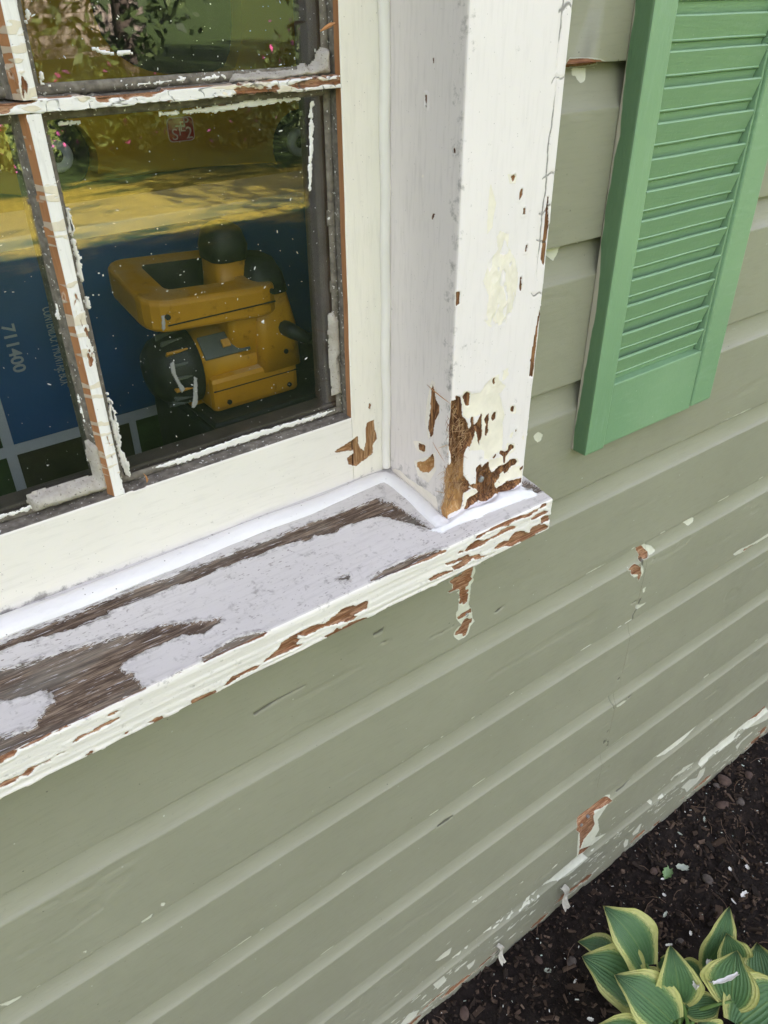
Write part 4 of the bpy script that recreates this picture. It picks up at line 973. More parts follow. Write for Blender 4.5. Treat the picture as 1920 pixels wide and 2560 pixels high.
c = b.mul(b.math('MULTIPLY', b.range(_nx, -0.6, -0.8), b.range(yy, -0.0042, -0.0052)), c, (0.46, 0.50, 0.44))      # left-facing side multiplied darker than the front
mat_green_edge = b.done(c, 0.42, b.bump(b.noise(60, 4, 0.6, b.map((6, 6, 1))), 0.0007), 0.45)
SF, SB = -0.0235, 0.0
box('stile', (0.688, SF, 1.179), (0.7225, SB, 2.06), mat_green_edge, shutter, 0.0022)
box('stile', (0.895, SF, 1.184), (0.937, SB, 2.06), mat_green, shutter, 0.0022)
box('bottom_rail', (0.7232, SF + 0.0022, 1.181), (0.8945, SB, 1.2625), mat_green, shutter, 0.0016)
box('top_rail', (0.7232, SF + 0.0018, 1.985), (0.8945, SB, 2.058), mat_green, shutter, 0.0016)
for x0, x1 in ((0.7226, 0.7262), (0.8912, 0.8950)): box('beading', (x0, SF + 0.004, 1.2628), (x1, SB - 0.002, 1.984), mat_green, shutter, 0.001)
# one louvre, shared by all of them
prof = [(-0.0205, 0.0298), (-0.0198, 0.0309), (-0.0180, 0.0314), (-0.0155, 0.0300), (-0.004, -0.006), (-0.0090, -0.0066), (-0.0120, 0.0060), (-0.0127, 0.0078), (-0.0152, 0.0092), (-0.0156, 0.0102), (-0.0149, 0.0112)]
V = [(x, y, z) for x in np.linspace(0.7255, 0.8890, 6) for y, z in prof]
m = len(prof); F = [(k * m + i, k * m + (i + 1) % m, (k + 1) * m + (i + 1) % m, (k + 1) * m + i) for k in range(5) for i in range(m)]
F += [tuple(range(m))[::-1], tuple(5 * m + i for i in range(m))]
V = [(v[0], v[1] + 0.0002 * math.sin(v[0] * 40), v[2] + 0.00015 * math.sin(v[0] * 55)) for v in V]
slat = mesh_obj('slat', V, F, mat_green, None, False)
slat.parent = shutter; slat.matrix_parent_inverse = Matrix.Translation(shutter.location).inverted()
for k in range(24):
    z = 1.2622 + 0.03065 * (k + 1) - 0.0308
    o = slat if k == 0 else slat.copy()
    if k:
        C.objects.link(o); o.parent = shutter; o.matrix_parent_inverse = slat.matrix_parent_inverse.copy()
    o.location = (random.uniform(-0.0006, 0.0004), random.uniform(-0.0005, 0.0005), z)
    o.rotation_euler = (0, random.uniform(-0.002, 0.002), 0)

# ================================================================ inside the room
mat_bench = simple('dark workbench wood', (0.05, 0.04, 0.032), 0.7, 0.3)
bench = thing('workbench', 'dark workbench in the room under the boxes and tools', 'workbench', (0.5, 0.75, 0.30))
box('bench_top', (-0.7, 0.15, 1.00), (1.7, 1.45, 1.04), mat_bench, bench, 0.003)
for x in (-0.62, 1.6):
    for y in (0.22, 1.36): box('leg', (x, y, 0.301), (x + 0.07, y + 0.07, 0.999), mat_bench, bench, 0.003)
# blue carton
mat_blue = simple('blue printed card', (0.012, 0.075, 0.21), 0.45, 0.15, 12)
mat_white_card = simple('white printed card', (0.48, 0.50, 0.52), 0.5, 0.05)
mat_dark_card = simple('dark photo print', (0.035, 0.028, 0.02), 0.45, 0.5, 14)
mat_green_card = simple('dark green photo print', (0.02, 0.045, 0.015), 0.45, 0.6, 25)
mat_ink = simple('pale grey ink', (0.30, 0.33, 0.36), 0.5, 0.03)
carton = thing('carton', 'blue cardboard carton with white borders and the number 711400', 'carton', (0.36, 0.40, 1.04))
BY = 0.360
box('carton_body', (0.045, BY, 1.041), (0.640, BY + 0.12, 1.437), mat_white_card, carton, 0.002)
def card(name, x0, x1, z0, z1, m): box(name, (x0, BY - 0.0008, z0), (x1, BY - 0.0002, z1), m, carton, 0.0)
card('blue_panel', 0.136, 0.630, 1.211, 1.424, mat_blue)
card('photo_panel', 0.050, 0.124, 1.211, 1.424, mat_green_card)
card('photo_panel', 0.136, 0.272, 1.050, 1.197, mat_dark_card)
card('photo_panel', 0.281, 0.630, 1.050, 1.197, mat_green_card)
card('photo_panel', 0.050, 0.124, 1.050, 1.197, mat_green_card)
def text(name, s, size, loc, rot, mat, parent, ext=0.0):
    cu = bpy.data.curves.new(name, 'FONT'); cu.body = s; cu.size = size; cu.extrude = 0.0003; cu.align_x = 'LEFT'; cu.align_y = 'CENTER'; cu.offset = ext
    tmp = bpy.data.objects.new(name, cu); C.objects.link(tmp)
    tmp.matrix_world = Matrix.Translation(loc) @ rot
    dg = bpy.context.evaluated_depsgraph_get(); me = bpy.data.meshes.new_from_object(tmp.evaluated_get(dg)); me.transform(tmp.matrix_world)
    bpy.data.objects.remove(tmp); me.name = name; me.materials.clear(); me.materials.append(mat)
    return put(bpy.data.objects.new(name, me), parent)
FACE = Matrix.Rotation(math.radians(90), 4, 'X')              # text upright, facing the window
DOWN = FACE @ Matrix.Rotation(math.radians(-90), 4, 'Z')      # reading downwards
text('printed_number', '711400', 0.0185, (0.1635, BY - 0.0013, 1.350), DOWN, mat_ink, carton, 0.0004)
text('printed_line', 'CONTENIDO: 1 MONTAJE BOX', 0.0165, (0.2085, BY - 0.0013, 1.360), DOWN @ Matrix.Diagonal((0.40, 1, 1, 1)), mat_ink, carton)

# power sander
b = NB('yellow tool plastic'); c = b.mix(b.range(b.noise(18, 4), 0.3, 0.7), (0.50, 0.225, 0.008), (0.60, 0.285, 0.012))
c = b.mul(b.range(b.noise(55, 5, 0.7), 0.58, 0.70, 0.0, 0.7), c, (0.35, 0.30, 0.26))
c = b.mix(b.math('MULTIPLY', b.range(b.n('ShaderNodeSeparateXYZ', {0: b.n('ShaderNodeNewGeometry', out=1)}, out=2), 0.5, 0.95), b.range(b.noise(30, 4), 0.4, 0.7, 0.0, 0.45)), c, (0.45, 0.40, 0.30))
mat_yel = b.done(c, b.math('ADD', b.math('MULTIPLY', b.noise(70, 3), 0.25), 0.25), None, 0.5)
mat_blk = simple('black tool plastic', (0.02, 0.022, 0.022), 0.5, 0.3, 60)
mat_lab = simple('grey label', (0.10, 0.11, 0.10), 0.4)
case = thing('tool_case', 'black tool case under the yellow sander', 'tool case', (0.40, 0.24, 1.041))
box('case_body', (0.30, 0.16, 1.0405), (0.60, 0.335, 1.258), mat_blk, case, 0.006)
box('case_lid', (0.302, 0.162, 1.2585), (0.598, 0.333, 1.266), mat_blk, case, 0.003)
san = thing('power_sander', 'yellow and black power sander with loop handle behind the glass', 'power tool', (0.34, 0.22, 1.267))
def ring(name, outer, inner, z0, z1, mat, parent, bev=0.004, tilt=0.0):
    bm = bmesh.new(); n = len(outer)
    zz = lambda p, z: z + tilt * (p[0] - 0.34) + 0.16 * (p[1] - 0.182)
    ot = [bm.verts.new((p[0], p[1], zz(p, z1))) for p in outer]; ob = [bm.verts.new((p[0], p[1], zz(p, z0))) for p in outer]
    it = [bm.verts.new((p[0], p[1], zz(p, z1))) for p in inner]; ib = [bm.verts.new((p[0], p[1], zz(p, z0))) for p in inner]
    for i in range(n):
        j = (i + 1) % n
        bm.faces.new((ot[i], ot[j], it[j], it[i])); bm.faces.new((ob[j], ob[i], ib[i], ib[j])); bm.faces.new((ob[i], ob[j], ot[j], ot[i])); bm.faces.new((it[i], it[j], ib[j], ib[i])).material_index = 1
    bmesh.ops.recalc_face_normals(bm, faces=bm.faces)
    es = [e for e in bm.edges if (e.verts[0] in ot and e.verts[1] in ot) or (e.verts[0] in ob and e.verts[1] in ob)]
    bmesh.ops.bevel(bm, geom=es, offset=bev, segments=3, profile=0.5, affect='EDGES')
    return bm_obj(name, bm, mat, parent, False)
def rrect(x0, x1, y0, y1, r, n=5):
    out = []
    for cx, cy, a0 in ((x1 - r, y1 - r, 0), (x0 + r, y1 - r, 90), (x0 + r, y0 + r, 180), (x1 - r, y0 + r, 270)):
        for i in range(n): a = math.radians(a0 + 90 * i / (n - 1)); out.append((cx + r * math.cos(a), cy + r * math.sin(a)))
    return out
ring('loop_handle', rrect(0.254, 0.404, 0.176, 0.286, 0.024), rrect(0.286, 0.366, 0.200, 0.262, 0.008), 1.366, 1.398, [mat_yel, mat_blk], san, 0.005, -0.06)
def loft(name, secs, mat, parent, sm=True):
    """secs: list of closed rings (same count)"""
    V = [p for s in secs for p in s]; m = len(secs[0]); F = []
    for k in range(len(secs) - 1):
        for i in range(m): F.append((k * m + i, k * m + (i + 1) % m, (k + 1) * m + (i + 1) % m, (k + 1) * m + i))
    F += [tuple(range(m))[::-1], tuple((len(secs) - 1) * m + i for i in range(m))]
    return mesh_obj(name, V, F, mat, parent, sm)
def zring(x0, x1, y0, y1, z, r): return [(p[0], p[1], z) for p in rrect(x0, x1, y0, y1, r, 4)]
loft('front_neck', [zring(0.346, 0.394, 0.206, 0.256, 1.36, 0.01), zring(0.348, 0.384, 0.208, 0.252, 1.416, 0.01)], mat_yel, san)
loft('front_knob', [zring(0.346, 0.386, 0.206, 0.254, 1.4162, 0.012), zring(0.345, 0.389, 0.205, 0.256, 1.430, 0.016), zring(0.349, 0.384, 0.208, 0.252, 1.446, 0.015), zring(0.356, 0.377, 0.216, 0.242, 1.451, 0.008)], mat_blk, san)
loft('rear_pillar', [zring(0.372, 0.424, 0.178, 0.250, 1.300, 0.008), zring(0.374, 0.424, 0.182, 0.250, 1.345, 0.01), zring(0.376, 0.417, 0.186, 0.246, 1.381, 0.01)], mat_yel, san)
loft('rear_grip', [zring(0.374, 0.419, 0.184, 0.248, 1.3815, 0.012), zring(0.376, 0.417, 0.188, 0.248, 1.400, 0.014), zring(0.380, 0.411, 0.196, 0.244, 1.414, 0.012)], mat_blk, san)
def xring(x, cy, cz, ry, rz_, n=24, flat=None): 
    out = []
    for i in range(n):
        a = 2 * math.pi * i / n; y, z = cy + ry * math.cos(a), cz + rz_ * math.sin(a)
        if flat is not None: z = max(z, flat)
        out.append((x, y, z))
    return out
cyl = [(0.309, 1.0), (0.372, 1.0), (0.380, 0.97), (0.386, 0.9)]
loft('motor_housing', [xring(x, 0.226, 1.312, 0.038 * s, 0.038 * s, 28) for x, s in cyl], mat_yel, san)
loft('vent_cap', [xring(x, 0.226, 1.312, 0.0395 * s, 0.0395 * s, 28) for x, s in ((0.262, 0.40), (0.264, 0.62), (0.274, 0.86), (0.292, 1.0), (0.3088, 1.03))], mat_blk, san)
for k in range(9):
    a = math.radians(95 + k * 20)
    bm = bmesh.new(); y, z = 0.226 + 0.0365 * math.cos(a), 1.312 + 0.0365 * math.sin(a)
    add_box(bm, (0.276, y - 0.003, z - 0.0016), (0.300, y + 0.0055, z + 0.0016), 0.0008, 1, Matrix.Rotation(a, 4, 'X')); bm_obj('vent_rib', bm, mat_yel if k in (2, 5) else mat_lab, san)
box('name_plate', (0.313, 0.1835, 1.3353), (0.366, 0.2095, 1.3383), mat_lab, san, 0.001, Matrix.Rotation(math.radians(50), 4, 'X'))
box('warning_label', (0.336, 0.1900, 1.3372), (0.345, 0.1985, 1.3397), mat_yel, san, 0.0003, Matrix.Rotation(math.radians(50), 4, 'X'))
box('base_housing', (0.312, 0.180, 1.268), (0.418, 0.262, 1.308), mat_yel, san, 0.006)
for p in ((0.262, 0.394, 1.3770),): box('seam', (p[0] + 0.012, 0.1748, p[2]), (p[1], 0.1765, p[2] + 0.0011), mat_blk, san, 0.0)
box('seam', (0.314, 0.1795, 1.2930), (0.417, 0.1808, 1.2941), mat_blk, san, 0.0)
for x, z in ((0.330, 1.278), (0.405, 1.278), (0.404, 1.318), (0.392, 1.388), (0.275, 1.386)):
    bm = bmesh.new(); yy_ = 0.1748 if z > 1.37 else 0.1785; add_tube(bm, [(x, yy_, z), (x, yy_ + 0.004, z)], [0.0028, 0.0028], 10); bm_obj('screw', bm, mat_blk, san)
box('belt_arm', (0.300, 0.215, 1.2665), (0.42, 0.30, 1.2805), mat_yel, san, 0.003)
loft('bridge', [zring(0.348, 0.406, 0.19, 0.258, 1.30, 0.01), zring(0.344, 0.406, 0.188, 0.258, 1.36, 0.01), zring(0.35, 0.402, 0.19, 0.258, 1.385, 0.01)], mat_yel, san)
bm = bmesh.new(); add_tube(bm, [(0.404, 0.190, 1.345), (0.412, 0.174, 1.340), (0.424, 0.160, 1.332)], [0.009, 0.008, 0.006], 10); bm_obj('cord_grip', bm, mat_blk, san, True)
bm = bmesh.new(); add_tube(bm, [(0.422, 0.162, 1.333), (0.450, 0.150, 1.318), (0.485, 0.150, 1.295), (0.500, 0.165, 1.278), (0.49, 0.20, 1.2715), (0.46, 0.18, 1.2705)], 0.0036, 8); bm_obj('cord', bm, mat_blk, san, True)

# toy car standing behind the carton
mat_toy = simple('yellow toy plastic', (0.52, 0.285, 0.008), 0.4, 0.06, 8)
mat_tyre = simple('black toy tyre', (0.022, 0.022, 0.024), 0.6, 0.2)
mat_hub = simple('pale grey hub', (0.50, 0.51, 0.54), 0.45)
toy = thing('toy_car', 'yellow plastic toy car behind the blue carton', 'toy car', (0.5, 0.72, 1.04))
TY, K = 0.56, 1.11 / 1.3
tp = lambda x, z: (x * K, 1.655 + (z - 1.655) * K)
def arc(cx, cz, r, a0, a1, n): return [(cx + r * math.cos(math.radians(a0 + (a1 - a0) * i / (n - 1))), cz + r * math.sin(math.radians(a0 + (a1 - a0) * i / (n - 1)))) for i in range(n)]
def slab(name, outline, y0, y1, mat, parent, hole=None):
    bm = bmesh.new()
    def loop(pts, y): 
        vs_ = [bm.verts.new((p[0], y, p[1])) for p in pts]
        return vs_, [bm.edges.new((vs_[i], vs_[(i + 1) % len(vs_)])) for i in range(len(vs_))]
    f, fe = loop(outline, y0); g, ge = loop(outline, y1)
    ef, eg = list(fe), list(ge)
    for i in range(len(f)): bm.faces.new((f[i], f[(i + 1) % len(f)], g[(i + 1) % len(f)], g[i]))
    if hole:
        hf, he = loop(hole, y0); hg, hge = loop(hole, y1); ef += he; eg += hge
        for i in range(len(hf)): bm.faces.new((hf[i], hf[(i + 1) % len(hf)], hg[(i + 1) % len(hf)], hg[i]))
    bmesh.ops.triangle_fill(bm, use_beauty=True, edges=ef); bmesh.ops.triangle_fill(bm, use_beauty=True, edges=eg)
    bmesh.ops.recalc_face_normals(bm, faces=bm.faces)
    return bm_obj(name, bm, mat, parent)
w1, w2 = tp(0.366, 1.445), tp(0.783, 1.424)
rw = 0.058 * K
zb, ztop = tp(0, 1.398)[1], 2.02
xl, xr = 0.20 * K, 0.97 * K
side_out = [(xl, zb + 0.02), (w1[0] - rw, zb)] + arc(w1[0], w1[1] - 0.004, rw, 205, -25, 15) + [(w2[0] - rw, zb)] + arc(w2[0], w2[1] - 0.004, rw, 205, -25, 15) + [(xr, zb), (xr, ztop - 0.25), (xr - 0.1, ztop), (xl + 0.25, ztop), (xl, ztop - 0.35)]
wh = [tp(*q) for q in ((0.452, 1.660), (0.456, 1.620), (0.462, 1.595), (0.478, 1.572), (0.500, 1.557), (0.525, 1.547), (0.555, 1.541), (0.600, 1.538), (0.645, 1.537), (0.668, 1.545), (0.680, 1.565), (0.688, 1.60), (0.692, 1.68), (0.690, 1.76), (0.66, 1.80), (0.60, 1.81), (0.52, 1.80), (0.465, 1.74))]
slab('body_side', side_out, TY, TY + 0.03, mat_toy, toy, wh)
slab('body_side', side_out, TY + 0.30, TY + 0.33, mat_toy, toy, wh)
box('floor_pan', (xl + 0.02, TY + 0.031, zb), (xr - 0.02, TY + 0.299, zb + 0.03), mat_toy, toy, 0.002)
box('roof', (xl + 0.26, TY + 0.031, ztop - 0.035), (xr - 0.11, TY + 0.299, ztop - 0.002), mat_toy, toy, 0.004)
box('dark_filler', (xl + 0.22, TY + 0.045, zb + 0.06), (xr - 0.10, TY + 0.285, ztop - 0.05), mat_blk, toy, 0.004)  # black box added inside to darken the window opening
for (wx, wz) in (w1, w2):
    for y0 in (TY + 0.012, TY + 0.26):
        bm = bmesh.new(); add_tube(bm, [(wx, y0, wz), (wx, y0 + 0.004, wz), (wx, y0 + 0.052, wz), (wx, y0 + 0.056, wz)], [rw * 0.8, rw * 0.9, rw * 0.9, rw * 0.8], 28); wl_ = bm_obj('wheel', bm, mat_tyre, toy, True)
        hr = 0.0225 * K
        loft('hub', [[(wx + r * math.cos(t), y, wz + r * math.sin(t)) for t in np.linspace(0, 2 * math.pi, 25)[:-1]] for r, y in ((hr, y0 - 0.001), (hr, y0 - 0.010), (hr * 0.92, y0 - 0.013), (hr * 0.5, y0 - 0.013), (hr * 0.42, y0 - 0.006))], mat_hub, wl_)
        bm = bmesh.new(); add_tube(bm, [(wx, y0 - 0.002, wz), (wx, y0 - 0.0075, wz)], [hr * 0.40, hr * 0.40], 16); bm_obj('hub_cap', bm, mat_tyre, wl_, True)
# sticker
mat_red = simple('red sticker', (0.42, 0.02, 0.015), 0.4, 0.05)
mat_pink = simple('pale sticker line', (0.75, 0.5, 0.45), 0.4, 0.03)
sx, sz = tp(0.5625, 1.4645); sw_, sh_ = 0.0225 * K, 0.0175 * K
sl = [(sx + (p[0]), sz + p[1]) for p in [(a - sw_, b_ - sh_) for a, b_ in rrect(0, 2 * sw_, 0, 2 * sh_, 0.006)]]
sl2 = [(sx + (p[0] - sx) * 0.93, sz + (p[1] - sz) * 0.92) for p in sl]
stk = slab('sticker', sl, TY - 0.0006, TY - 0.0002, mat_pink, toy); slab('sticker_field', sl2, TY - 0.0011, TY - 0.0007, mat_red, stk)
for ch, u, v, s in (('S', -0.62, -0.42, 0.020), ('T', -0.28, -0.12, 0.018), ('E', 0.02, 0.18, 0.018), ('P', 0.30, 0.50, 0.018), ('2', 0.42, -0.38, 0.021)):
    text('sticker_letter', ch, s, (sx + (u - 0.12) * sw_, TY - 0.0014, sz + v * sh_), FACE, mat_pink, stk)

# ================================================================ ground
b = NB('dark garden soil')
n1 = b.noise(60, 6, 0.7); c = b.ramp(n1, [(0.3, (0.007, 0.005, 0.004)), (0.55, (0.019, 0.013, 0.010)), (0.75, (0.040, 0.028, 0.021))])
mat_soil = b.done(c, 0.95, b.bump(b.noise(180, 5, 0.7), 0.006), 0.25)
X = np.arange(0.0, 2.7, 0.008); Y = np.arange(-0.95, 0.02, 0.008)
g = np.stack(np.meshgrid(X, Y, indexing='ij'), -1).reshape(-1, 2)
def soil_h(x, y):
    return -0.012 + 0.030 * (fbm(x * 6, y * 6, 301, 3) - 0.5) + 0.022 * (fbm(x * 34, y * 34, 302, 4) - 0.5) + 0.006 * (fbm(x * 120, y * 120, 303, 2) - 0.5)
zz_ = soil_h(g[:, 0], g[:, 1])
tag(mesh_obj('garden_bed', np.column_stack([g, zz_]), grid_faces(len(X), len(Y)), mat_soil), kind='structure')
b = NB('lawn grass')
n1 = b.noise(2.0, 5, 0.7, b.map((0.6, 1.6, 1))); n2 = b.noise(28, 4, 0.7)
dx, dy = b.math('DIVIDE', b.math('SUBTRACT', b.xyz(0), 2.2), 3.6), b.math('DIVIDE', b.math('ADD', b.xyz(1), 6.7), 1.25)
dry = b.math('SUBTRACT', 1.0, b.math('ADD', b.math('MULTIPLY', dx, dx), b.math('MULTIPLY', dy, dy)))      # extra straw yellow here paints a sunlit strip into the grass
c = b.mix(b.range(b.math('ADD', b.math('MULTIPLY', dry, 0.16), n1), 0.47, 0.62), (0.050, 0.088, 0.016), (0.46, 0.36, 0.05)); c = b.mul(b.range(n2, 0.3, 0.7, 0.7, 0.0), c, (0.25, 0.3, 0.2))
mat_lawn = b.done(c, 0.9, b.bump(b.noise(60, 4), 0.03), 0.2)
for lo, hi in (((-70, -120), (70, -0.95)), ((-70, -0.95), (0.0, 0.0)), ((2.7, -0.95), (70, 0.0)), ((-70, 0.0), (70, 60))):
    z = -0.02
    tag(mesh_obj('lawn', [(lo[0], lo[1], z), (hi[0], lo[1], z), (hi[0], hi[1], z), (lo[0], hi[1], z)], [(0, 1, 2, 3)], mat_lawn, None, False), kind='structure')
# bark mulch, crumbs and flecks of paint
def island_mat(name, stops, rough=0.9):
    b = NB(name); i = b.n('ShaderNodeNewGeometry', out=8)
    return b.done(b.ramp(i, stops), rough, b.bump(b.noise(150, 3), 0.002), 0.3)
mat_mulch = island_mat('bark mulch', [(0.0, (0.010, 0.007, 0.005)), (0.45, (0.028, 0.018, 0.012)), (0.78, (0.055, 0.035, 0.023)), (0.95, (0.10, 0.066, 0.045)), (1.0, (0.17, 0.12, 0.085))])
mat_fleck = island_mat('paint fleck', [(0.0, (0.20, 0.22, 0.17)), (0.35, (0.55, 0.57, 0.50)), (0.7, (0.75, 0.74, 0.68)), (1.0, (0.42, 0.55, 0.46))], 0.6)
def scatter(name, n, size, asp, mat, seed, lift=0.002, flat=0.3, tilt=0.5, keep=None, label=None):
    r = np.random.default_rng(seed); V, F = [], []
    cube = np.array([(-1, -1, -1), (1, -0.7, -1), (0.8, 1, -1), (-0.9, 0.8, -1), (-0.9, -0.9, 1), (0.8, -0.8, 1), (0.9, 0.7, 1), (-0.7, 0.9, 1)]) * 0.5
    qf = [(0, 3, 2, 1), (4, 5, 6, 7), (0, 1, 5, 4), (1, 2, 6, 5), (2, 3, 7, 6), (3, 0, 4, 7)]
    k = 0
    while k < n:
        x, y = r.uniform(0.3, 2.3), -r.uniform(0.001, 0.72)
        if keep is not None and not keep(x, y, r): continue
        s = size * r.lognormal(0, 0.45); a = asp * r.uniform(0.6, 1.5)
        M = Matrix.Rotation(r.uniform(0, 6.28), 3, 'Z') @ Matrix.Rotation(r.normal(0, tilt), 3, 'Y') @ Matrix.Rotation(r.normal(0, tilt), 3, 'X')
        c3 = cube * [s * a, s, s * flat] * (1 + r.normal(0, 0.18, cube.shape))
        p = c3 @ np.array(M).T + [x, y, float(soil_h(np.array([x]), np.array([y]))[0]) + lift]
        p[:, 1] = np.minimum(p[:, 1], 0.004)
        b0 = len(V); V += p.tolist(); F += [tuple(i + b0 for i in q) for q in qf]; k += 1
    o = mesh_obj(name, V, F, mat, None, False)
    return tag(o, label, None, None, 'stuff')
tag(scatter('bark_mulch', 7000, 0.0040, 2.6, mat_mulch, 1, 0.003, 0.35, 0.5), 'dark bark mulch covering the garden soil', 'mulch')
tag(scatter('soil_crumb', 9000, 0.0032, 1.1, mat_mulch, 2, 0.002, 0.8, 0.9), 'crumbs of dark soil', 'soil')
tag(scatter('paint_fleck', 420, 0.0012, 2.2, mat_fleck, 3, 0.006, 0.18, 0.4, lambda x, y, r: r.random() < math.exp(y * 2.2)), 'tiny flecks of scraped paint strewn on the soil', 'paint flecks')
bm = bmesh.new(); rr_ = random.Random(9)
for k in range(70):
    x, y = rr_.uniform(0.5, 1.9), -rr_.uniform(0.01, 0.6); a = rr_.uniform(0, 6.28); L = rr_.uniform(0.02, 0.07)
    pts = [(x + L * t * math.cos(a + 0.5 * t), min(-0.002, y + L * t * math.sin(a + 0.5 * t)), float(soil_h(np.array([x]), np.array([y]))[0]) + 0.007 + 0.004 * math.sin(3 * t)) for t in (0, 0.33, 0.66, 1)]
    add_tube(bm, pts, [0.0007, 0.0006, 0.0005, 0.0003], 4)
tag(bm_obj('root_thread', bm, simple('dry root', (0.14, 0.09, 0.06), 0.9)), 'thin dry roots and twigs lying on the soil', 'roots', None, 'stuff')
# stones
mat_stone = [simple('brown stone', (0.085, 0.055, 0.042), 0.9, 0.3, 80, 0.001), simple('grey stone', (0.10, 0.082, 0.07), 0.9, 0.3, 80, 0.001)]
SL_ = ['round brown stone just left of the torn green leaf', 'brown stone on open soil right of the large sage paint chip', 'largest brown stone beside the wall near the right edge', 'grey stone right of the largest brown stone by the wall', 'grey stone tight against the foot of the wall at the right',
       'grey stone left of the hosta with a leaf tip pointing at it', 'small brown stone between the hosta and the wall', 'small grey stone above the middle of the hosta', 'brown stone near the bottom edge left of the hosta', 'smallest pale stone touching the foot of the wall', 'brown stone nearest the right edge of the soil', 'small grey stone at the right edge of the picture']
for k, (x, y, r_) in enumerate(((1.098, -0.072, .013), (1.179, -0.155, .013), (1.372, -0.06, .016), (1.417, -0.081, .012), (1.434, -0.022, .018), (0.805, -0.095, .014), (0.747, -0.056, .011), (1.014, -0.202, .009), (0.558, -0.042, .011), (1.41, -0.020, .008), (1.50, -0.05, .014), (1.56, -0.10, .010))):
    bm = bmesh.new(); r_ *= 0.8; bmesh.ops.create_icosphere(bm, subdivisions=2, radius=r_)
    for v in bm.verts:
        f = 1 + 0.9 * (float(fbm(np.array([v.co.x * 60 + k * 7]), np.array([v.co.y * 60 + v.co.z * 80]), 400 + k, 2)[0]) - 0.5)
        v.co = Vector((v.co.x * f * 1.25, v.co.y * f * 0.9, v.co.z * f * 0.6))
    o = bm_obj('stone', bm, mat_stone[k % 2], None, True); o.location = (x, y, float(soil_h(np.array([x]), np.array([y]))[0]) + r_ * 0.35); o.rotation_euler = (0.1, 0.2, k * 1.3)
    tag(o, SL_[k], 'stone', 'stones in the soil')
# larger chips of old paint on the soil
mat_chip = [simple('white paint chip', (0.72, 0.71, 0.66), 0.5, 0.1, 100), simple('sage paint chip', (0.36, 0.40, 0.33), 0.5, 0.1, 100)]
def flake(name, x, y, z, L, W, a, mat, curl, seed, tilt=0.2):
    V = []; r = random.Random(seed); n, m = 9, 6
    for i in range(n):
        for j in range(m):
            u, v = i / (n - 1) - 0.5, j / (m - 1) - 0.5
            w = W * (0.35 + 0.65 * math.cos(u * 2.6) + 0.18 * math.sin(u * 17 + seed))
            V.append((u * L + 0.12 * W * math.sin(v * 9 + seed), v * w, curl * (v * v * 4) * W * 0.5 + curl * (u * u * 4) * L * 0.12))
    V2 = [(p[0], p[1], p[2] + 0.0006) for p in V]; g_ = grid_faces(n, m); k0 = len(V)
    F = g_ + [tuple(i + k0 for i in f[::-1]) for f in g_]
    bd = [i * m for i in range(n)] + [(n - 1) * m + j for j in range(1, m)] + [i * m + m - 1 for i in range(n - 2, -1, -1)] + [j for j in range(m - 2, 0, -1)]
    F += [(bd[i], bd[(i + 1) % len(bd)], bd[(i + 1) % len(bd)] + k0, bd[i] + k0) for i in range(len(bd))]
    o = mesh_obj(name, V + V2, F, mat); o.location = (x, y, z); o.rotation_euler = (tilt * r.uniform(-1, 1), tilt * r.uniform(-1, 1), a)
    return o
CL_ = ['largest curled white paint chip on the open soil right of the hosta tips', 'bright white paint chip at the right edge of the soil', 'sage paint chip left of the hosta near the wall', 'narrow sage paint chip between the torn leaf and the hosta', 'thin white paint sliver beside the largest curled white chip',
       'white paint chip below the hosta at the left', 'tiny white paint sliver left of the lowest hosta leaves', 'squat white paint chip above the largest curled white chip', 'narrow white paint chip just above the middle of the hosta', 'white paint chip right of the small grey stone above the hosta', 'small white paint chip below the torn green leaf', 'small white paint chip touching the torn green leaf',
       'long sage paint chip near the wall at the right', 'short sage paint chip near the wall above the torn leaf']
for k, (x, y, L, W, c) in enumerate(((1.208, -0.224, .022, .010, 0), (1.278, -0.19, .012, .008, 0), (0.743, -0.084, .013, .010, 1), (1.037, -0.148, .016, .006, 1), (1.176, -0.22, .015, .004, 0), (0.745, -0.194, .012, .007, 0), (0.777, -0.127, .011, .004, 0), (1.239, -0.17, .009, .007, 0), (0.988, -0.194, .014, .005, 0), (1.042, -0.207, .010, .006, 0), (1.067, -0.121, .008, .006, 0), (1.093, -0.097, .008, .005, 0), (1.30, -0.06, .016, .005, 1), (1.22, -0.05, .012, .004, 1))):
    o = flake('paint_chip', x, y, float(soil_h(np.array([x]), np.array([y]))[0]) + 0.009, L, W, k * 1.1, mat_chip[c], 0.5, k)
    tag(o, CL_[k], 'paint chip', 'white chips on the soil' if c == 0 else 'sage chips on the soil')
tag(flake('paint_chip', 1.154, -0.105, float(soil_h(np.array([1.154]), np.array([-0.105]))[0]) + 0.010, 0.026, 0.015, 2.2, mat_chip[1], 0.35, 21), 'largest pale sage paint chip, beside the torn green leaf', 'paint chip')
b = NB('torn leaf'); mat_torn = b.done(b.mix(b.noise(90, 3), (0.10, 0.20, 0.06), (0.22, 0.33, 0.16)), 0.55)
tag(flake('torn_leaf', 1.113, -0.094, float(soil_h(np.array([1.113]), np.array([-0.094]))[0]) + 0.010, 0.034, 0.020, 0.3, mat_torn, 0.5, 5, 0.3), 'torn piece of green leaf lying on the soil', 'leaf')

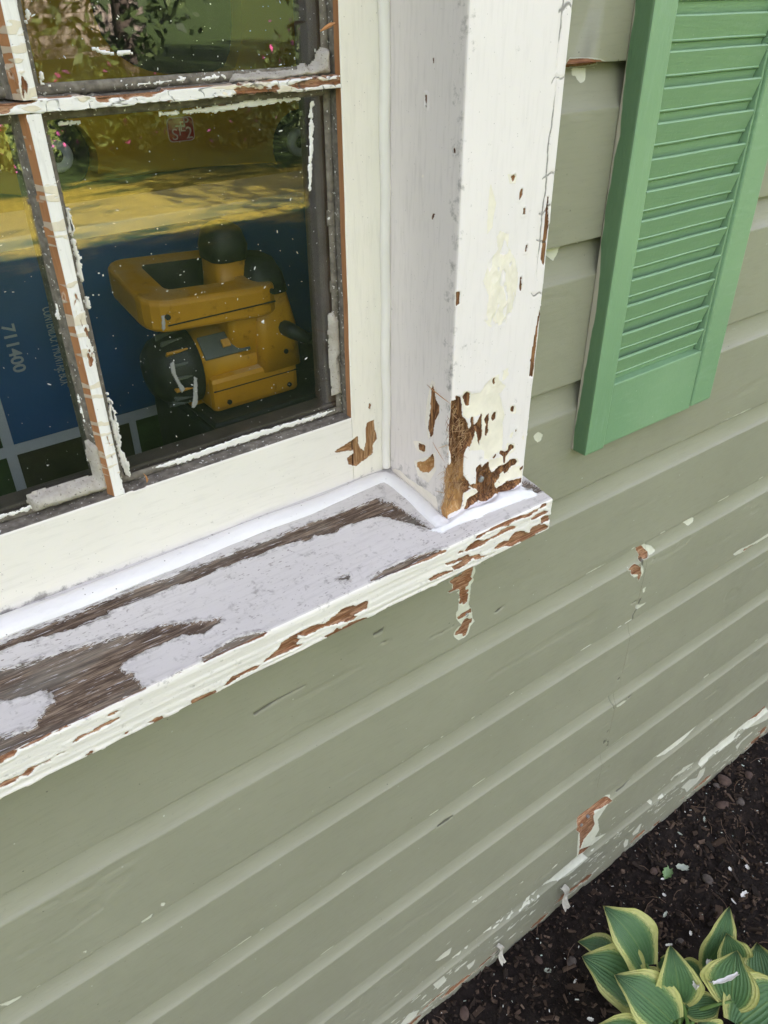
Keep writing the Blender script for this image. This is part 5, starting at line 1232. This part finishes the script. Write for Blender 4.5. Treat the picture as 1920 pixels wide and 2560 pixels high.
# ================================================================ hostas
b = NB('variegated hosta leaf')
uvn = b.n('ShaderNodeUVMap'); u, v = b.xyz(0, uvn), b.xyz(1, uvn)
av = b.math('ABSOLUTE', b.math('SUBTRACT', v, 0.5))
edge = b.math('ADD', b.math('ADD', b.math('MULTIPLY', av, 2.0), b.math('MULTIPLY', b.math('SUBTRACT', b.noise(26, 4, 0.7, b.map((0.8, 5, 1), co=uvn)), 0.5), 0.62)), b.math('MULTIPLY', b.math('POWER', u, 9.0), 0.12))
mg = b.range(edge, 0.69, 0.75); mid = b.range(edge, 0.52, 0.62)
gn = b.mix(b.noise(8, 3, 0.5, uvn), (0.075, 0.175, 0.070), (0.115, 0.230, 0.090)); gn2 = (0.20, 0.32, 0.10)
col = b.mix(b.math('MULTIPLY', mid, 0.55), gn, gn2)
col = b.mix(mg, col, b.mix(b.noise(14, 3, 0.5, uvn), (0.46, 0.50, 0.12), (0.68, 0.66, 0.28)))
vein = b.math('ABSOLUTE', b.math('SINE', b.math('MULTIPLY', b.math('SUBTRACT', v, 0.5), 44.0)))
col = b.mix(b.math('MULTIPLY', b.math('SUBTRACT', 1.0, b.range(av, 0.006, 0.02)), 0.6), col, (0.16, 0.26, 0.08))
hv = b.math('ADD', b.math('MULTIPLY', vein, 0.6), b.math('MULTIPLY', b.noise(40, 3, 0.5, uvn), 0.5))
b.done(col, 0.42, b.bump(hv, 0.0022), 0.4)
tl = b.n('ShaderNodeBsdfTranslucent', {'Color': col}); ms = b.n('ShaderNodeMixShader', {0: 0.22, 1: b.bsdf.outputs[0], 2: tl}); b.t.links.new(ms, b.out.inputs[0])
mat_hosta = b.m
mat_pet = simple('hosta leaf stalk', (0.13, 0.23, 0.06), 0.5, 0.15)
TO_CAM = Vector((-0.48, -0.17, 0.86))                 # leaf faces lean towards the camera position
def hosta_leaf(B, T, W, crown, parent, seed):
    r = random.Random(seed); B, T = Vector(B), Vector(T)
    ax = (T - B); L = ax.length; d = ax.normalized()
    nrm = TO_CAM * 0.75 + Vector((0, 0, 1)) * 0.55 + Vector((r.gauss(0, 0.18), r.gauss(0, 0.18), 0))
    nrm = (nrm - d * nrm.dot(d)).normalized(); sd_ = d.cross(nrm).normalized()
    n, m = 26, 17; V = []; UV = []
    arch = L * r.uniform(0.05, 0.14); cup = W * r.uniform(0.10, 0.22); rip = W * 0.035; tw = r.uniform(-0.25, 0.25)
    for i in range(n):
        u = i / (n - 1)
        w = W * 0.53 * (max(0.0, math.sin(math.pi * (0.035 + 0.965 * u) ** 0.78)) ** 0.68)
        if u > 0.72: w *= 1 - 0.42 * ((u - 0.72) / 0.28) ** 1.1
        for j in range(m):
            v = j / (m - 1) * 2 - 1
            back = -0.10 * L * (1 - u) ** 6 * abs(v) ** 1.5
            off = arch * math.sin(math.pi * u) - 0.22 * L * max(0, u - 0.75) ** 1.3 + cup * (abs(v) ** 1.4) * math.sin(math.pi * min(1, u + 0.08)) - cup * 0.5
            off += rip * math.sin(u * 13 + seed + (2.0 if v > 0 else 0)) * abs(v) ** 3 + 0.012 * W * math.cos(v * 24)
            V.append(B + d * (L * u + back) + sd_ * (v * w * (1 + 0.04 * math.sin(u * 9 + seed * 2))) + nrm * (off + tw * v * w * u))
            UV.append((u, j / (m - 1)))
    F = grid_faces(n, m)
    o = mesh_obj('leaf', V, F, mat_hosta, parent)
    uvl = o.data.uv_layers.new(name='UVMap')
    uvl.data.foreach_set('uv', np.array([UV[l.vertex_index] for l in o.data.loops], np.float32).ravel())
    bm = bmesh.new(); c0 = Vector(crown) + Vector((r.uniform(-.02, .02), r.uniform(-.02, .02), -0.012)); m1 = (c0 + B) / 2 + Vector((0, 0, 0.02))
    e = B + d * (L * 0.05) - nrm * 0.003
    add_tube(bm, [c0, c0.lerp(m1, 0.6), m1.lerp(e, 0.45), e], [0.0045, 0.0038, 0.0034, 0.0026], 7)
    bm_obj('leaf_stalk', bm, mat_pet, o, True)
    return o
HL = [(0.864, -0.2191, 0.09, 0.836, -0.1212, 0.19, 0.1004, 0), (0.845, -0.1667, 0.07, 0.7763, -0.1178, 0.13, 0.0508, 0), (0.8209, -0.2379, 0.08, 0.7585, -0.1468, 0.14, 0.11, 0),
      (0.8154, -0.3109, 0.1, 0.7628, -0.2122, 0.17, 0.098, 0), (0.8512, -0.2967, 0.1, 0.8608, -0.2486, 0.2, 0.0775, 0), (0.9535, -0.2872, 0.09, 1.02, -0.2636, 0.19, 0.0585, 0),
      (0.996, -0.3138, 0.09, 0.9834, -0.288, 0.17, 0.0673, 0), (0.9108, -0.3545, 0.12, 0.9458, -0.3183, 0.2, 0.0917, 0), (0.8976, -0.3811, 0.11, 1.0062, -0.402, 0.15, 0.1121, 1),
      (0.8703, -0.3069, 0.07, 0.9224, -0.3386, 0.08, 0.0517, 0), (0.7608, -0.2999, 0.09, 0.6868, -0.2347, 0.12, 0.062, 0), (0.9125, -0.2153, 0.05, 0.9101, -0.2412, 0.06, 0.0317, 0),
      (0.9405, -0.2471, 0.05, 0.9516, -0.2854, 0.05, 0.0426, 0), (0.8683, -0.2386, 0.05, 0.8667, -0.2007, 0.05, 0.0454, 0), (0.849, -0.3712, 0.1, 0.8388, -0.3394, 0.12, 0.0567, 1),
      (0.9388, -0.407, 0.04, 1.0585, -0.3603, 0.05, 0.0429, 1)]
crowns = [(0.865, -0.30, 0.0), (0.942, -0.44, 0.0)]
hostas = [thing('hosta', 'leafy hosta with yellow edged green leaves growing by the wall', 'plant', crowns[0]),
          thing('hosta', 'hosta clump cut off by the bottom right corner', 'plant', crowns[1])]
for k, q in enumerate(HL): hosta_leaf(q[0:3], q[3:6], q[6], crowns[q[7]], hostas[q[7]], k + 1)
rr_ = random.Random(4)
for k in range(7):                                   # leaves beyond the frame
    a = -1.9 + k * 0.55; c0 = Vector(crowns[1]); B = c0 + Vector((math.cos(a) * 0.06, math.sin(a) * 0.06, 0.10)); T = B + Vector((math.cos(a) * 0.10, math.sin(a) * 0.10, rr_.uniform(0.0, 0.05)))
    if T.x > 0.93 or T.y < -0.46: hosta_leaf(B, T, rr_.uniform(0.07, 0.10), crowns[1], hostas[1], 40 + k)
for nm, lab, x, y, z, L, W, a, cl in (('paint_chip', 'long white paint chip wedged between the hosta leaves', 0.9212, -0.302, 0.135, 0.040, 0.014, 0.7, 0.9), ('paint_chip', 'thin white paint chip lying across a hosta leaf', 0.9006, -0.3356, 0.185, 0.050, 0.010, -0.35, 0.6), ('paint_chip', 'small crumpled white paint chip on a hosta leaf', 0.8651, -0.3063, 0.160, 0.019, 0.012, 0.4, 1.2)):
    o = flake(nm, x, y, z, L, W, a, mat_chip[0], cl, int(L * 999), 0.5); tag(o, lab, 'paint chip')

# ================================================================ the garden behind the camera, seen mirrored in the panes
mat_bark = simple('tree bark', (0.06, 0.045, 0.035), 0.9, 0.3, 12, 0.01)
def leaf_mat(name, a, c):
    b = NB(name); i = b.n('ShaderNodeNewGeometry', out=8); col = b.mix(i, a, c); b.done(col, 0.6, None, 0.3)
    tl = b.n('ShaderNodeBsdfTranslucent', {'Color': col}); ms = b.n('ShaderNodeMixShader', {0: 0.25, 1: b.bsdf.outputs[0], 2: tl}); b.t.links.new(ms, b.out.inputs[0]); return b.m
mat_lf = [leaf_mat('evergreen foliage', (0.018, 0.035, 0.012), (0.06, 0.09, 0.025)), leaf_mat('light green foliage', (0.05, 0.10, 0.02), (0.16, 0.20, 0.04))]
mat_fl = leaf_mat('flowers', (0.45, 0.03, 0.10), (0.50, 0.12, 0.35))
def crown(name, c, rx, rz, n, s, mat, parent, seed, power=0.5):
    r = np.random.default_rng(seed)
    d = r.normal(size=(n, 3)); d /= np.linalg.norm(d, axis=1)[:, None]
    lob = 0.72 + 0.5 * fbm(d[:, 0] * 2.2 + seed, d[:, 1] * 2.2 + d[:, 2] * 2.7, seed, 3)
    p = d * (r.random(n) ** power * lob)[:, None] * [rx, rx, rz] + c
    a = r.normal(size=(n, 3)); a /= np.linalg.norm(a, axis=1)[:, None]; bb = np.cross(a, r.normal(size=(n, 3))); bb /= np.linalg.norm(bb, axis=1)[:, None]
    ss = s * r.uniform(0.6, 1.4, (n, 1))
    V = np.stack([p - a * ss, p + bb * ss * 0.5, p + a * ss, p - bb * ss * 0.5], 1).reshape(-1, 3); V[:, 2] = np.maximum(V[:, 2], 0.0)
    F = np.arange(n * 4).reshape(-1, 4).tolist()
    return mesh_obj(name, V, F, mat, parent, False)
def tree(x, y, h, rx, rz, mat, label, seed, n=5000, s=0.09):
    t = thing('tree', label, 'tree', (x, y, -0.02), 'trees across the lawn')
    bm = bmesh.new(); add_tube(bm, [(x, y, -0.02), (x + 0.05, y, h * 0.4), (x, y + 0.05, h * 0.75), (x, y, h * 0.95)], [0.16, 0.12, 0.07, 0.02], 9)
    for k in range(5):
        a = k * 1.3 + seed; z = h * (0.35 + 0.1 * k); add_tube(bm, [(x, y, z), (x + math.cos(a) * rx * 0.4, y + math.sin(a) * rx * 0.4, z + rz * 0.2), (x + math.cos(a) * rx * 0.75, y + math.sin(a) * rx * 0.75, z + rz * 0.3)], [0.05, 0.03, 0.01], 6)
    bm_obj('trunk', bm, mat_bark, t, True); crown('crown', (x, y, h - rz * 0.75), rx, rz, n, s, mat, t, seed)
tree(5.2, -13.0, 7.2, 2.3, 3.9, mat_lf[0], 'dark evergreen tree nearest the middle across the lawn', 1, 9000, 0.10)
tree(9.2, -12.0, 7.6, 2.4, 4.1, mat_lf[0], 'dark evergreen tree at the right across the lawn', 2, 8000, 0.11)
tree(13.5, -13.0, 8.0, 2.8, 4.3, mat_lf[1], 'light green tree far right across the lawn', 3, 7000, 0.13)
tree(18.5, -12.0, 8.0, 3.0, 4.3, mat_lf[0], 'evergreen tree at the right end of the row across the lawn', 5, 6000, 0.14)
tree(0.6, -14.0, 8.0, 2.6, 4.3, mat_lf[0], 'evergreen tree just left of the beige house', 6, 7000, 0.13)
tree(-4.6, -13.0, 8.0, 2.8, 4.3, mat_lf[1], 'light green tree left across the lawn', 4, 6000, 0.13)
tree(-10.0, -11.5, 7.8, 3.0, 4.2, mat_lf[0], 'evergreen tree far left across the lawn', 7, 6000, 0.14)
tree(-15.0, -10.0, 7.8, 3.0, 4.2, mat_lf[0], 'evergreen tree at the left end of the row across the lawn', 8, 5000, 0.14)
tree(6.3, 0.9, 6.6, 1.5, 2.2, mat_lf[1], 'light green tree beside the right end of the house', 9, 4500, 0.09)
SH_ = ['light green flowering shrub second from the left in the far border', 'light green flowering shrub third from the left in the far border', 'dark flowering shrub in the middle of the far border', 'dark flowering shrub right of the middle of the far border', 'light green flowering shrub second from the right in the far border', 'dark flowering shrub at the left end of the far border', 'tall dark flowering shrub at the right end of the far border']
for k, (x, y, r_, h, m_) in enumerate(((2.2, -9.2, 0.7, 0.55, 1), (3.6, -9.6, 0.8, 0.75, 1), (4.9, -9.0, 0.7, 0.7, 0), (6.1, -9.0, 0.8, 1.1, 0), (7.3, -8.6, 0.8, 0.9, 1), (1.0, -9.8, 0.7, 0.5, 0), (8.4, -9.4, 0.9, 1.2, 0))):
    t = thing('shrub', SH_[k], 'shrub', (x, y, -0.02), 'shrubs in the far border')
    crown('foliage', (x, y, h * 0.5), r_, h * 0.62, 1500, 0.05, mat_lf[m_], t, 20 + k, 0.35); crown('blossom', (x, y, h * 0.55), r_ * 1.02, h * 0.66, 70, 0.035, mat_fl, t, 40 + k, 0.12)
nb = thing('neighbour_house', 'beige house across the garden', 'house', (6.0, -24.0, -0.02))
mat_beige = simple('beige siding', (0.20, 0.165, 0.135), 0.7)
box('wall', (1.5, -29, -0.02), (10, -24, 4.2), mat_beige, nb, 0.0)
for k in range(17): box('siding_board', (1.48, -23.99 + 0.0, 0.05 + k * 0.24), (10.02, -23.94, 0.27 + k * 0.24), mat_beige, nb, 0.0)
bm = bmesh.new()
rv = [(1.2, -23.6, 4.2), (10.3, -23.6, 4.2), (10.3, -26.5, 6.2), (1.2, -26.5, 6.2), (10.3, -29.4, 4.2), (1.2, -29.4, 4.2)]
q = [bm.verts.new(p) for p in rv]; bm.faces.new((q[0], q[1], q[2], q[3])); bm.faces.new((q[3], q[2], q[4], q[5])); bm.faces.new((q[0], q[3], q[5])); bm.faces.new((q[1], q[4], q[2])); bm.faces.new((q[0], q[5], q[4], q[1]))
bm_obj('roof', bm, mat_roof, nb)
